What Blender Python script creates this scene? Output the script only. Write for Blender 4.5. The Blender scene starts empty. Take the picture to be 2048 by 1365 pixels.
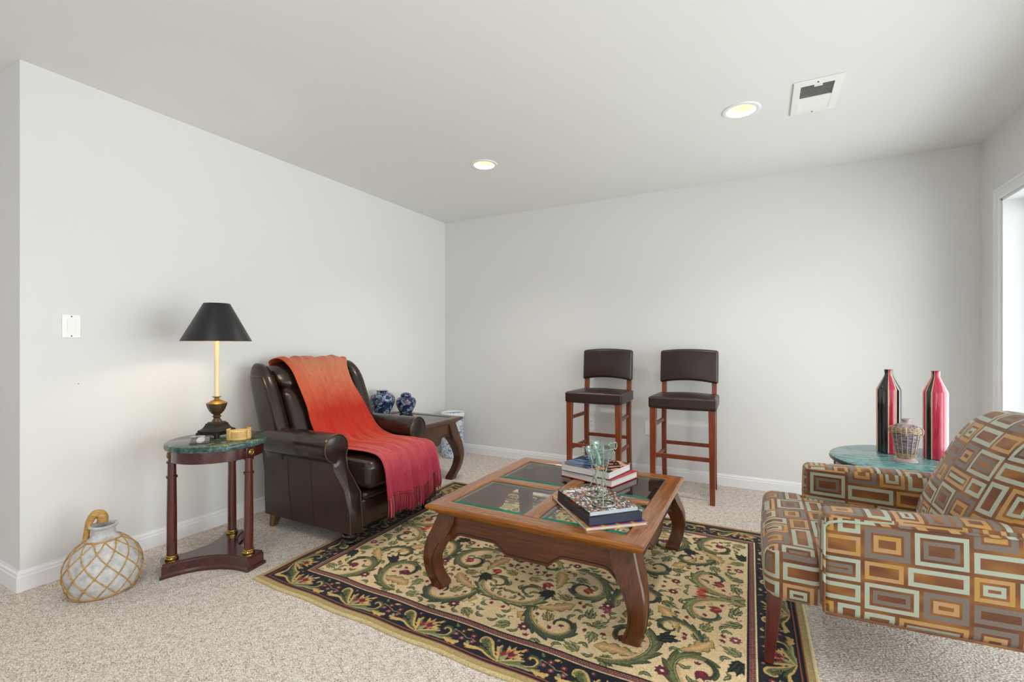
import bpy, bmesh, math, random
import numpy as np
from mathutils import Vector, Matrix
random.seed(7)
rng = np.random.default_rng(11)
PI = math.pi
C = bpy.context.scene.collection
sc = bpy.context.scene

# ------------------------------------------------------------------ helpers
def lin(h):
    h = h.lstrip('#')
    o = []
    for i in (0, 2, 4):
        c = int(h[i:i+2], 16) / 255
        o.append(c / 12.92 if c <= 0.04045 else ((c + 0.055) / 1.055) ** 2.4)
    return (*o, 1.0)

class NT:
    """small wrapper round a node tree"""
    def __init__(self, name):
        self.m = bpy.data.materials.new(name)
        self.m.use_nodes = True
        self.t = self.m.node_tree
        self.b = self.t.nodes['Principled BSDF']
        self.out = self.t.nodes['Material Output']
    def n(self, typ, **kw):
        nd = self.t.nodes.new(typ)
        for k, v in kw.items():
            setattr(nd, k, v)
        return nd
    def l(self, a, b):
        self.t.links.new(a, b)
    def set(self, **kw):
        for k, v in kw.items():
            self.b.inputs[k.replace('_', ' ')].default_value = v
        return self
    def coord(self, kind='Object', scale=(1, 1, 1), rot=(0, 0, 0)):
        tc = self.n('ShaderNodeTexCoord')
        mp = self.n('ShaderNodeMapping')
        mp.inputs['Scale'].default_value = scale
        mp.inputs['Rotation'].default_value = rot
        self.l(tc.outputs[kind], mp.inputs['Vector'])
        return mp.outputs['Vector']
    def noise(self, vec, scale=5, detail=3, rough=.5, dist=0):
        nd = self.n('ShaderNodeTexNoise')
        nd.inputs['Scale'].default_value = scale
        nd.inputs['Detail'].default_value = detail
        nd.inputs['Roughness'].default_value = rough
        nd.inputs['Distortion'].default_value = dist
        self.l(vec, nd.inputs['Vector'])
        return nd.outputs['Fac']
    def vor(self, vec, scale=5, feature='F1', out='Distance', rand=1.0):
        nd = self.n('ShaderNodeTexVoronoi', feature=feature)
        nd.inputs['Scale'].default_value = scale
        nd.inputs['Randomness'].default_value = rand
        self.l(vec, nd.inputs['Vector'])
        return nd.outputs[out]
    def ramp(self, fac, stops, const=False):
        nd = self.n('ShaderNodeValToRGB')
        if const:
            nd.color_ramp.interpolation = 'CONSTANT'
        el = nd.color_ramp.elements
        while len(el) < len(stops):
            el.new(0.5)
        for e, (p, c) in zip(el, stops):
            e.position = p
            e.color = lin(c) if isinstance(c, str) else c
        self.l(fac, nd.inputs['Fac'])
        return nd.outputs['Color']
    def math(self, op, a, b=None):
        nd = self.n('ShaderNodeMath', operation=op)
        for i, x in enumerate((a, b)):
            if x is None: continue
            if isinstance(x, (int, float)): nd.inputs[i].default_value = x
            else: self.l(x, nd.inputs[i])
        return nd.outputs[0]
    def mix(self, fac, a, b, blend='MIX'):
        nd = self.n('ShaderNodeMix', data_type='RGBA', blend_type=blend)
        for s, x in ((nd.inputs['Factor'], fac), (nd.inputs['A'], a), (nd.inputs['B'], b)):
            if isinstance(x, str): s.default_value = lin(x)
            elif isinstance(x, (int, float, tuple)): s.default_value = x
            else: self.l(x, s)
        # socket lookups by type
        return nd.outputs['Result']
    def bump(self, h, strength=.2, dist=.002):
        nd = self.n('ShaderNodeBump')
        nd.inputs['Strength'].default_value = strength
        nd.inputs['Distance'].default_value = dist
        self.l(h, nd.inputs['Height'])
        self.l(nd.outputs['Normal'], self.b.inputs['Normal'])
    def col(self, c):
        self.l(c, self.b.inputs['Base Color'])

def _mixfix():
    # ShaderNodeMix has several sockets called A/B/Factor/Result: pick the colour ones
    def mix(self, fac, a, b, blend='MIX'):
        nd = self.n('ShaderNodeMix', data_type='RGBA', blend_type=blend)
        fs = nd.inputs[0]; sa = nd.inputs[6]; sb = nd.inputs[7]
        for s, x in ((fs, fac), (sa, a), (sb, b)):
            if isinstance(x, str): s.default_value = lin(x)
            elif isinstance(x, (int, float, tuple)): s.default_value = x
            else: self.l(x, s)
        return nd.outputs[2]
    NT.mix = mix
_mixfix()

def plain(name, c, rough=.5, metal=0, spec=.5, coat=0):
    t = NT(name)
    t.set(Base_Color=lin(c), Roughness=rough, Metallic=metal)
    t.b.inputs['Specular IOR Level'].default_value = spec
    t.b.inputs['Coat Weight'].default_value = coat
    t.b.inputs['Coat Roughness'].default_value = .12
    return t.m

def finish(bm, name, mats, parent=None, ang=35, bevel=0, solid=0, subsurf=0):
    me = bpy.data.meshes.new(name)
    bmesh.ops.recalc_face_normals(bm, faces=bm.faces[:])
    bm.to_mesh(me); bm.free()
    if not isinstance(mats, (list, tuple)): mats = [mats]
    for m in mats: me.materials.append(m)
    if len(me.polygons):
        me.polygons.foreach_set('use_smooth', [True] * len(me.polygons))
        me.set_sharp_from_angle(angle=math.radians(ang))
    o = bpy.data.objects.new(name, me)
    C.objects.link(o)
    if parent is not None: o.parent = parent
    if solid:
        md = o.modifiers.new('solid', 'SOLIDIFY'); md.thickness = solid; md.offset = 0
    if bevel:
        md = o.modifiers.new('bevel', 'BEVEL'); md.width = bevel; md.segments = 2
        md.limit_method = 'ANGLE'; md.angle_limit = math.radians(40)
        md.harden_normals = False
    if subsurf:
        md = o.modifiers.new('sub', 'SUBSURF'); md.levels = subsurf; md.render_levels = subsurf
    return o

def thing(name, label, cat, loc=(0, 0, 0), rz=0, group=None):
    o = bpy.data.objects.new(name, None)
    o.empty_display_size = .05
    C.objects.link(o)
    o.location = loc; o.rotation_euler = (0, 0, rz)
    return tag(o, label, cat, group)

def tag(o, label, cat, group=None):
    o['label'] = label; o['category'] = cat
    if group: o['group'] = group
    return o

def struct(o):
    o['kind'] = 'structure'
    return o

def dup(root, loc, rz=None, label=None):
    r = root.copy(); C.objects.link(r); r.location = loc
    if rz is not None: r.rotation_euler = (0, 0, rz)
    if label: r['label'] = label
    for ch in list(root.children):
        c = ch.copy(); C.objects.link(c); c.parent = r
        for g in list(ch.children):
            d = g.copy(); C.objects.link(d); d.parent = c
    return r

def face(bm, vs, mi=0):
    try:
        f = bm.faces.new(vs); f.material_index = mi; return f
    except ValueError:
        return None

def box(bm, x0, x1, y0, y1, z0, z1, mi=0, M=None):
    co = [(x0,y0,z0),(x1,y0,z0),(x1,y1,z0),(x0,y1,z0),(x0,y0,z1),(x1,y0,z1),(x1,y1,z1),(x0,y1,z1)]
    vs = [bm.verts.new(M @ Vector(c) if M else c) for c in co]
    for q in ((0,3,2,1),(4,5,6,7),(0,1,5,4),(1,2,6,5),(2,3,7,6),(3,0,4,7)):
        face(bm, [vs[i] for i in q], mi)

def hexa(bm, bot, top, mi=0):
    """eight-cornered block from two four-point loops"""
    a = [bm.verts.new(p) for p in bot]; b = [bm.verts.new(p) for p in top]
    face(bm, a[::-1], mi); face(bm, b, mi)
    for i in range(4):
        face(bm, [a[i], a[(i+1) % 4], b[(i+1) % 4], b[i]], mi)

def loft(bm, loops, closed=True, cap=True, mi=0):
    rows = [[bm.verts.new(p) for p in lp] for lp in loops]
    n = len(rows[0])
    for a, b in zip(rows, rows[1:]):
        for i in range(n if closed else n - 1):
            j = (i + 1) % n
            face(bm, [a[i], a[j], b[j], b[i]], mi)
    if cap and closed:
        face(bm, rows[0][::-1], mi); face(bm, rows[-1], mi)
    return rows

def prism(bm, pts, axis, a0, a1, mi=0):
    """pts: 2-D outline; axis 'x': pts=(y,z), 'y': (x,z), 'z': (x,y)"""
    def P(p, a):
        return {'x': (a, p[0], p[1]), 'y': (p[0], a, p[1]), 'z': (p[0], p[1], a)}[axis]
    loft(bm, [[P(p, a0) for p in pts], [P(p, a1) for p in pts]], mi=mi)

def lathe(bm, prof, n=40, c=(0, 0, 0), mi=0, M=None, capb=True, capt=True, phase=0, miz=None):
    rows = []
    for r, z in prof:
        row = []
        for i in range(n):
            a = 2 * PI * i / n + phase
            p = Vector((c[0] + r * math.cos(a), c[1] + r * math.sin(a), c[2] + z))
            row.append(bm.verts.new(M @ p if M else p))
        rows.append(row)
    for k, (a, b) in enumerate(zip(rows, rows[1:])):
        m = miz[k] if miz else mi
        for i in range(n):
            j = (i + 1) % n
            face(bm, [a[i], a[j], b[j], b[i]], m)
    if capb: face(bm, rows[0][::-1], miz[0] if miz else mi)
    if capt: face(bm, rows[-1], miz[-1] if miz else mi)

def tube(bm, pts, r, n=8, closed=False, mi=0):
    pts = [Vector(p) for p in pts]
    N = len(pts)
    rr = r if isinstance(r, (list, tuple)) else [r] * N
    rows = []
    up = None
    for i, p in enumerate(pts):
        if closed: t = pts[(i + 1) % N] - pts[i - 1]
        else: t = pts[min(i + 1, N - 1)] - pts[max(i - 1, 0)]
        t.normalize()
        if up is None:
            up = t.orthogonal().normalized()
        else:
            up = (up - t * up.dot(t))
            if up.length < 1e-6: up = t.orthogonal()
            up.normalize()
        w = t.cross(up)
        rows.append([bm.verts.new(p + (up * math.cos(2*PI*k/n) + w * math.sin(2*PI*k/n)) * rr[i]) for k in range(n)])
    rng_ = range(N if closed else N - 1)
    for i in rng_:
        a, b = rows[i], rows[(i + 1) % N]
        # best rotational match when closing
        off = 0
        if closed and i == N - 1:
            off = min(range(n), key=lambda o: (a[0].co - b[o].co).length)
        for k in range(n):
            j = (k + 1) % n
            face(bm, [a[k], a[j], b[(j + off) % n], b[(k + off) % n]], mi)
    if not closed:
        face(bm, rows[0][::-1], mi); face(bm, rows[-1], mi)

def catmull(pts, per=6, closed=False):
    P = [np.array(p, float) for p in pts]
    N = len(P); out = []
    for i in range(N if closed else N - 1):
        p0 = P[i - 1] if (closed or i > 0) else 2 * P[0] - P[1]
        p1 = P[i]; p2 = P[(i + 1) % N]
        p3 = P[(i + 2) % N] if (closed or i + 2 < N) else 2 * P[-1] - P[-2]
        for k in range(per):
            t = k / per
            out.append(tuple(.5 * ((2*p1) + (-p0+p2)*t + (2*p0-5*p1+4*p2-p3)*t*t + (-p0+3*p1-3*p2+p3)*t**3)))
    if not closed: out.append(tuple(P[-1]))
    return out

def axis_coords(h, r, k, m):
    """non-uniform samples on [-h, h] with k steps in each rounded end"""
    a = [h - r + r * math.tan(PI / 4 * i / k) for i in range(1, k + 1)]
    mid = [-(h - r) + 2 * (h - r) * i / m for i in range(m + 1)]
    return [-x for x in a[::-1]] + mid + a

def rbox(bm, c, s, r, k=4, m=8, puff=(0, 0, 0), fn=None, mi=0):
    """rounded box centre c, size s, edge radius r; puff swells each pair of faces; fn maps the points"""
    h = [x / 2 for x in s]
    r = min(r, min(h) * .98)
    co = [axis_coords(x, r, k, m) for x in h]
    cache = {}
    def V(q):
        key = tuple(round(x, 6) for x in q)
        if key in cache: return cache[key]
        inner = [max(-(h[i] - r), min(h[i] - r, q[i])) for i in range(3)]
        d = [q[i] - inner[i] for i in range(3)]
        L = math.sqrt(sum(x * x for x in d)) or 1
        p = [inner[i] + d[i] / L * r for i in range(3)]
        nrm = [p[i] / h[i] for i in range(3)]
        w = [1 - min(1, abs(x)) ** 2 for x in nrm]
        p[0] += puff[0] * nrm[0] * w[1] * w[2]
        p[1] += puff[1] * nrm[1] * w[0] * w[2]
        p[2] += puff[2] * nrm[2] * w[0] * w[1]
        p = Vector((p[0] + c[0], p[1] + c[1], p[2] + c[2]))
        if fn: p = Vector(fn(p))
        v = bm.verts.new(p); cache[key] = v
        return v
    for ax in range(3):
        u, v = [(1, 2), (2, 0), (0, 1)][ax]
        for sg in (-1, 1):
            for i in range(len(co[u]) - 1):
                for j in range(len(co[v]) - 1):
                    qs = []
                    for a, b in ((i, j), (i+1, j), (i+1, j+1), (i, j+1)):
                        q = [0, 0, 0]; q[ax] = sg * h[ax]; q[u] = co[u][a]; q[v] = co[v][b]
                        qs.append(V(q))
                    if len(set(qs)) == 4:
                        face(bm, qs, mi)

def sheet(bm, rows, mi=0):
    vr = [[bm.verts.new(p) for p in row] for row in rows]
    for a, b in zip(vr, vr[1:]):
        for i in range(len(a) - 1):
            face(bm, [a[i], a[i+1], b[i+1], b[i]], mi)
    return vr

def BM(): return bmesh.new()

def sstep(a, b, x):
    t = max(0, min(1, (x - a) / (b - a))); return t * t * (3 - 2 * t)

# ------------------------------------------------------------------ materials
def wall_mat(name, c):
    t = NT(name)
    v = t.coord('Object')
    t.set(Base_Color=lin(c), Roughness=.75)
    t.b.inputs['Specular IOR Level'].default_value = .25
    t.bump(t.noise(v, 260, 2), .05, .001)
    return t.m
M_wall = wall_mat('wall_paint', '#E1E0DE')
M_ceil = wall_mat('ceiling_paint', '#E8E8E6')
M_trim = plain('white_trim', '#EEEEF0', .35)
M_plate = plain('white_plastic', '#F1F0EC', .35)
M_grey = plain('grey_slot', '#55534F', .6)

def carpet_mat():
    t = NT('berber_carpet')
    v = t.coord('Object', rot=(0, 0, .62))
    v2 = t.coord('Object', scale=(1, 1.5, 1), rot=(0, 0, .62))
    d = t.vor(v2, 105, rand=.75)
    fl = t.noise(v2, 140, 4, .7)
    big = t.noise(v, 38, 2)
    s = t.math('ADD', t.math('MULTIPLY', fl, .8), t.math('MULTIPLY', big, .2))
    col = t.ramp(s, [(.36, '#7E5C46'), (.43, '#CDBCAE'), (.50, '#EBE4DD'), (.62, '#FBF8F5')])
    dd = t.ramp(d, [(.25, '#FFFFFF'), (.8, '#C8BCB2')])
    t.col(t.mix(.75, col, dd, 'MULTIPLY'))
    t.set(Roughness=.95)
    t.b.inputs['Specular IOR Level'].default_value = .1
    h = t.math('SUBTRACT', t.math('MULTIPLY', fl, .5), d)
    t.bump(h, .8, .005)
    return t.m
M_carpet = carpet_mat()

def wood_mat(name, dark, mid, light, axis='x', rough=.3, coat=.35, sc_=1.0):
    t = NT(name)
    s = {'x': (1.2, 14, 14), 'y': (14, 1.2, 14), 'z': (14, 14, 1.2)}[axis]
    v = t.coord('Object', scale=tuple(x * sc_ for x in s))
    a = t.noise(v, 3.0, 5, .6, 1.2)
    v3 = t.coord('Object', scale=tuple(x * sc_ * 4 for x in s))
    b = t.noise(v3, 6, 3, .6)
    f = t.math('ADD', t.math('MULTIPLY', a, .75), t.math('MULTIPLY', b, .25))
    t.col(t.ramp(f, [(.3, dark), (.5, mid), (.72, light)]))
    t.set(Roughness=rough)
    t.b.inputs['Coat Weight'].default_value = coat
    t.b.inputs['Coat Roughness'].default_value = .15
    return t.m
M_walx = wood_mat('walnut_x', '#3A1A06', '#582B0B', '#724018', 'x', .36, .15)
M_waly = wood_mat('walnut_y', '#3A1A06', '#582B0B', '#724018', 'y', .36, .15)
M_walz = wood_mat('walnut_z', '#391A07', '#562A0C', '#6C3C18', 'z', .36, .15)
M_littopx = wood_mat('walnut_lit_top_x', '#5C3006', '#8A4E0C', '#AC6E1A', 'x', .25, .55)  # same walnut as the aprons, with the light on the top mixed into the colour
M_littopy = wood_mat('walnut_lit_top_y', '#5C3006', '#8A4E0C', '#AC6E1A', 'y', .25, .55)
M_groove = plain('dark_groove', '#24120A', .5)
M_endw = wood_mat('dark_walnut', '#38200F', '#533220', '#684433', 'x', .32, .35)
M_endz = wood_mat('dark_walnut_z', '#38200F', '#503020', '#644030', 'z', .32, .35)
M_mah = wood_mat('mahogany', '#2C0E0C', '#421713', '#54211A', 'x', .2, .8)
M_mahz = wood_mat('mahogany_z', '#3A1511', '#4E1F18', '#632C20', 'z', .22, .7)
M_stool = wood_mat('cherry_stool', '#5C250E', '#7A3417', '#924620', 'z', .38, .25)
M_chleg = wood_mat('cherry_leg', '#3C130E', '#521D15', '#66281D', 'z', .35, .4)

def leather_mat(name, a, b, rough=.3, coat=.1):
    t = NT(name)
    v = t.coord('Object')
    n = t.noise(v, 6, 4, .6)
    t.col(t.ramp(n, [(.3, a), (.7, b)]))
    t.set(Roughness=rough)
    t.b.inputs['Specular IOR Level'].default_value = .5
    t.b.inputs['Coat Weight'].default_value = coat
    t.b.inputs['Coat Roughness'].default_value = .22
    w = t.noise(v, 14, 3, .5, .5)
    g = t.vor(v, 420)
    t.bump(t.math('ADD', w, t.math('MULTIPLY', g, .06)), .22, .006)
    return t.m
M_leather = leather_mat('brown_leather', '#20150F', '#301F16', .25)
M_leather_side = leather_mat('brown_leather_side', '#2C1E15', '#3C2A1E', .42, .03)
M_piping = plain('leather_piping', '#4A3A30', .3)
M_stleather = leather_mat('stool_leather', '#241511', '#301D17', .34, .03)
M_stseam = plain('stool_seam', '#6E4A34', .45)
M_black = plain('black_lacquer', '#0E0B0A', .18, coat=.6)
M_brass = plain('brass', '#BFA055', .24, metal=1)

def glass_mat(name, tint, refl=.10, rough=.0):
    """thin glass: fresnel mix of clear (tinted) and mirror"""
    t = NT(name)
    tr = t.n('ShaderNodeBsdfTransparent'); tr.inputs['Color'].default_value = lin(tint)
    gl = t.n('ShaderNodeBsdfGlossy'); gl.inputs['Roughness'].default_value = rough
    gl.inputs['Color'].default_value = (1, 1, 1, 1)
    fr = t.n('ShaderNodeFresnel')
    ge = t.n('ShaderNodeNewGeometry')
    t.l(t.math('SUBTRACT', 1.5, t.math('MULTIPLY', ge.outputs['Backfacing'], 1.5 - 1 / 1.5)), fr.inputs['IOR'])
    mx = t.n('ShaderNodeMixShader')
    t.l(t.math('ADD', t.math('MULTIPLY', fr.outputs[0], .95), refl), mx.inputs[0])
    t.l(tr.outputs[0], mx.inputs[1]); t.l(gl.outputs[0], mx.inputs[2])
    t.l(mx.outputs[0], t.out.inputs['Surface'])
    return t.m
M_glass = glass_mat('pane_glass', '#F8FAF8', .005)
M_bevel = glass_mat('bevelled_edge_glass', '#BFD6CC', .10)
def refraction_bevel():  # refraction at the bevel painted as a green tint
    t = NT('painted_refraction_bevel')
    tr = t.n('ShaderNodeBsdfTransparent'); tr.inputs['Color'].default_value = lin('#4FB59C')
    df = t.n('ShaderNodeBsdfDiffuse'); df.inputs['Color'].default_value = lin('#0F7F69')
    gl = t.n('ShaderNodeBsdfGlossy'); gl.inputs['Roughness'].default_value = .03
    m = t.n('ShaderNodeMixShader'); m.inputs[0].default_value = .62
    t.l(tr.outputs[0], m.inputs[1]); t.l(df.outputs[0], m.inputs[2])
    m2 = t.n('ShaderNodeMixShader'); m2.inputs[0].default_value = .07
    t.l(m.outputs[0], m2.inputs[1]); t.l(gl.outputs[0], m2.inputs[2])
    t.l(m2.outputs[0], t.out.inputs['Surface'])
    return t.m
M_refrbev = refraction_bevel()
M_acryl = glass_mat('clear_acrylic', '#F4F4F4', .05)
M_green = NT('green_glass_edge'); M_green.set(Base_Color=lin('#12937A'), Roughness=.12)
M_green = M_green.m
def cup_mat():
    t = NT('recycled_glass')
    tr = t.n('ShaderNodeBsdfTransparent'); tr.inputs['Color'].default_value = lin('#E4F3F1')
    gl = t.n('ShaderNodeBsdfGlossy'); gl.inputs['Roughness'].default_value = .04
    lw = t.n('ShaderNodeLayerWeight'); lw.inputs['Blend'].default_value = .35
    df = t.n('ShaderNodeBsdfTranslucent'); df.inputs['Color'].default_value = lin('#D4EEEA')
    m1 = t.n('ShaderNodeMixShader'); m1.inputs[0].default_value = .06
    t.l(tr.outputs[0], m1.inputs[1]); t.l(df.outputs[0], m1.inputs[2])
    mx = t.n('ShaderNodeMixShader')
    t.l(t.math('ADD', t.math('MULTIPLY', lw.outputs['Fresnel'], .5), .06), mx.inputs[0])
    t.l(m1.outputs[0], mx.inputs[1]); t.l(gl.outputs[0], mx.inputs[2])
    t.l(mx.outputs[0], t.out.inputs['Surface'])
    return t.m
M_cup = cup_mat()

def marble_mat(name, stops, rough=.12, stretch=(1, 1, 1), sc_=9):
    t = NT(name)
    v = t.coord('Object', scale=stretch)
    a = t.noise(v, sc_, 8, .68, 1.6)
    b = t.noise(v, sc_ * 5, 5, .65, .8)
    f = t.math('ADD', t.math('MULTIPLY', a, .65), t.math('MULTIPLY', b, .35))
    t.col(t.ramp(f, stops))
    t.set(Roughness=rough)
    t.b.inputs['Specular IOR Level'].default_value = .4
    return t.m
M_marb = marble_mat('green_marble', [(.36, '#18221B'), (.46, '#2B3A30'), (.53, '#4A5844'), (.58, '#8C8C66'), (.64, '#37463A')], .16, sc_=13)
M_marbr = marble_mat('green_marble_edge', [(.34, '#1C2E2C'), (.47, '#2C4643'), (.56, '#456360'), (.64, '#7C928A'), (.7, '#35504D')], .25, sc_=13)
M_marb2 = marble_mat('blue_green_marble', [(.36, '#244648'), (.46, '#4A7677'), (.54, '#7BA6A4'), (.64, '#568484'), (.75, '#AFCBC7')], .2, (1.2, 3.4, 1), 7)

def fabric_rect_mat():
    """woven cloth of nested rectangles laid in staggered rows, from UVs in metres"""
    t = NT('rectangle_weave_fabric')
    T = (.64, .395)
    uvn = t.n('ShaderNodeUVMap'); uvn.uv_map = 'UVMap'
    wr = t.n('ShaderNodeVectorMath', operation='WRAP')
    wr.inputs[1].default_value = (T[0], T[1], 1); wr.inputs[2].default_value = (0, 0, -1)
    scl = t.n('ShaderNodeVectorMath', operation='SCALE'); scl.inputs['Scale'].default_value = 1.18
    t.l(uvn.outputs[0], scl.inputs[0]); t.l(scl.outputs[0], wr.inputs[0])
    lay = [(0, 0, .15, .128, 'g'), (.15, 0, .165, .128, 'a2'), (0, .128, .105, .075, 'a'), (.105, .128, .21, .075, 'c2'),
           (0, .203, .175, .112, 'a2'), (.175, .203, .14, .112, 'g'), (0, .315, .13, .08, 'c'), (.13, .315, .185, .08, 'a'),
           (.315, 0, .195, .085, 'a'), (.51, 0, .13, .085, 'c'), (.315, .085, .13, .135, 'g'), (.445, .085, .11, .135, 'c2'), (.555, .085, .085, .135, 'a'),
           (.315, .220, .155, .078, 'g2'), (.47, .220, .17, .078, 'a'), (.315, .298, .12, .097, 'c2'), (.435, .298, .205, .097, 'a2')]
    dist = {}
    for x, y, w, h, ty in lay:
        cx, cy = x + w / 2, y + h / 2
        hx, hy = w / 2 - .0065, h / 2 - .0065
        sub = t.n('ShaderNodeVectorMath', operation='SUBTRACT'); sub.inputs[1].default_value = (cx, cy, 0)
        t.l(wr.outputs[0], sub.inputs[0])
        ab = t.n('ShaderNodeVectorMath', operation='ABSOLUTE'); t.l(sub.outputs[0], ab.inputs[0])
        s2 = t.n('ShaderNodeVectorMath', operation='SUBTRACT'); s2.inputs[1].default_value = (hx, hy, 0)
        t.l(ab.outputs[0], s2.inputs[0])
        sp = t.n('ShaderNodeSeparateXYZ'); t.l(s2.outputs[0], sp.inputs[0])
        d = t.math('MAXIMUM', sp.outputs[0], sp.outputs[1])
        dist[ty] = t.math('MINIMUM', dist[ty], d) if ty in dist else d
    AQ, GR = '#AAB29E', '#766A60'
    BR, CE = '#7A4526', '#7E4C22'
    CL = (0, 0, 0, 0)
    # gradient across the weave: gold sheen
    v = t.coord('UV', scale=(3, 7, 1))
    sh = t.noise(v, 2.5, 1, .4)
    ground = t.ramp(sh, [(.36, '#653A1E'), (.5, '#794821'), (.66, '#93602B')])
    v2 = t.coord('UV', scale=(6, 6, 1))
    sh2 = t.noise(v2, 2.2, 1)
    tan = t.ramp(sh2, [(.4, '#B69068'), (.6, '#B68A42')])
    K = 12.5   # distance in metres * K -> ramp position (0.08 m)
    bands = {'a': [(0, 'A'), (.016, 'B')], 'a2': [(0, 'A'), (.015, 'B'), (.025, 'G'), (.039, 'B')],
             'g': [(0, 'G'), (.019, 'B'), (.027, 'T'), (.042, 'B')], 'g2': [(0, 'G'), (.018, 'B')],
             'c': [(0, 'T'), (.014, 'B')], 'c2': [(0, 'T'), (.014, 'B'), (.023, 'A'), (.036, 'B')]}
    masks = {'A': None, 'G': None, 'T': None}
    for ty, d in dist.items():
        fac = t.math('MULTIPLY', t.math('MULTIPLY', d, -1.0), K)
        inside = t.math('LESS_THAN', d, 0)
        for key in 'AGT':
            if not any(b == key for _, b in bands[ty]): continue
            stops = []
            for p, b in bands[ty]:
                stops.append((p * K, (1, 1, 1, 1) if b == key else (0, 0, 0, 1)))
            m = t.math('MULTIPLY', t.ramp(fac, stops, True), inside)
            masks[key] = m if masks[key] is None else t.math('MAXIMUM', masks[key], m)
    c = t.mix(masks['A'], ground, AQ)
    c = t.mix(masks['G'], c, GR)
    c = t.mix(masks['T'], c, tan)
    # fine thread texture
    v3 = t.coord('UV', scale=(900, 60, 1))
    th = t.noise(v3, 1, 2)
    c = t.mix(.25, c, t.ramp(th, [(.3, '#B0B0B0'), (.7, '#FFFFFF')]), 'MULTIPLY')
    t.col(c)
    t.set(Roughness=.55)
    t.b.inputs['Sheen Weight'].default_value = .15
    t.b.inputs['Specular IOR Level'].default_value = .35
    t.bump(th, .1, .001)
    return t.m
M_fab = fabric_rect_mat()

def throw_mat():
    t = NT('red_velvet')
    uvn = t.n('ShaderNodeUVMap'); uvn.uv_map = 'UVMap'
    sp = t.n('ShaderNodeSeparateXYZ'); t.l(uvn.outputs[0], sp.inputs[0])
    v = t.coord('UV', scale=(1.6, 3, 1))
    n = t.noise(v, 5, 4, .6)
    f = t.math('ADD', sp.outputs[1], t.math('MULTIPLY', t.math('SUBTRACT', n, .5), .10))
    c = t.ramp(f, [(.06, '#A84C34'), (.17, '#CE8060'), (.29, '#CC6A4A'), (.41, '#BC2818'), (.54, '#C22E1A'), (.67, '#C84332'), (.81, '#C95656'), (.93, '#B43650')])
    # warmer orange at the left border
    e = t.math('LESS_THAN', sp.outputs[0], .0)
    edge = t.ramp(sp.outputs[0], [(.0, '#FFFFFF'), (.22, '#000000')])
    up = t.ramp(sp.outputs[1], [(.15, '#FFFFFF'), (.62, '#000000')])
    c = t.mix(t.math('MULTIPLY', t.math('MULTIPLY', edge, up), .8), c, '#C9522A')
    v2 = t.coord('UV', scale=(30, 12, 1))
    m = t.noise(v2, 3, 5, .7, .6)
    c = t.mix(.5, c, t.ramp(m, [(.3, '#7A7A7A'), (.65, '#FFFFFF')]), 'MULTIPLY')
    t.col(c)
    t.set(Roughness=.6)
    t.b.inputs['Sheen Weight'].default_value = .6
    t.b.inputs['Sheen Roughness'].default_value = .35
    t.b.inputs['Sheen Tint'].default_value = lin('#F0A090')
    t.b.inputs['Specular IOR Level'].default_value = .2
    t.bump(m, .3, .003)
    return t.m
M_throw = throw_mat()
M_fr = [plain('fringe_' + n, c, .7) for n, c in (('crimson', '#962C3C'), ('rose', '#B04A58'), ('coral', '#BC6058'), ('wine', '#7A2232'))]

def ceramic_blue(name, base, stops, sc_):
    t = NT(name)
    v = t.coord('Object')
    a = t.noise(v, sc_, 4, .6, 2.2)
    t.col(t.ramp(a, stops))
    t.set(Roughness=.12)
    t.b.inputs['Coat Weight'].default_value = .5
    return t.m
M_blue = ceramic_blue('cobalt_glaze', '', [(.40, '#101A3A'), (.47, '#182A5C'), (.52, '#223A70'), (.55, '#7F929C'), (.59, '#B9C2BE'), (.63, '#1C3060')], 15)
M_bluew = ceramic_blue('pale_blue_glaze', '', [(.38, '#5C77B4'), (.46, '#96A8CC'), (.52, '#D8DDE4'), (.62, '#EDEEEE'), (.72, '#8FA3CC')], 24)
M_white_glaze = plain('white_glaze', '#EDEEEB', .15, coat=.4)
M_rust = plain('rust_glaze', '#C9907A', .25)
M_darkblue = plain('navy_glaze', '#1B2A56', .15, coat=.4)

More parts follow.
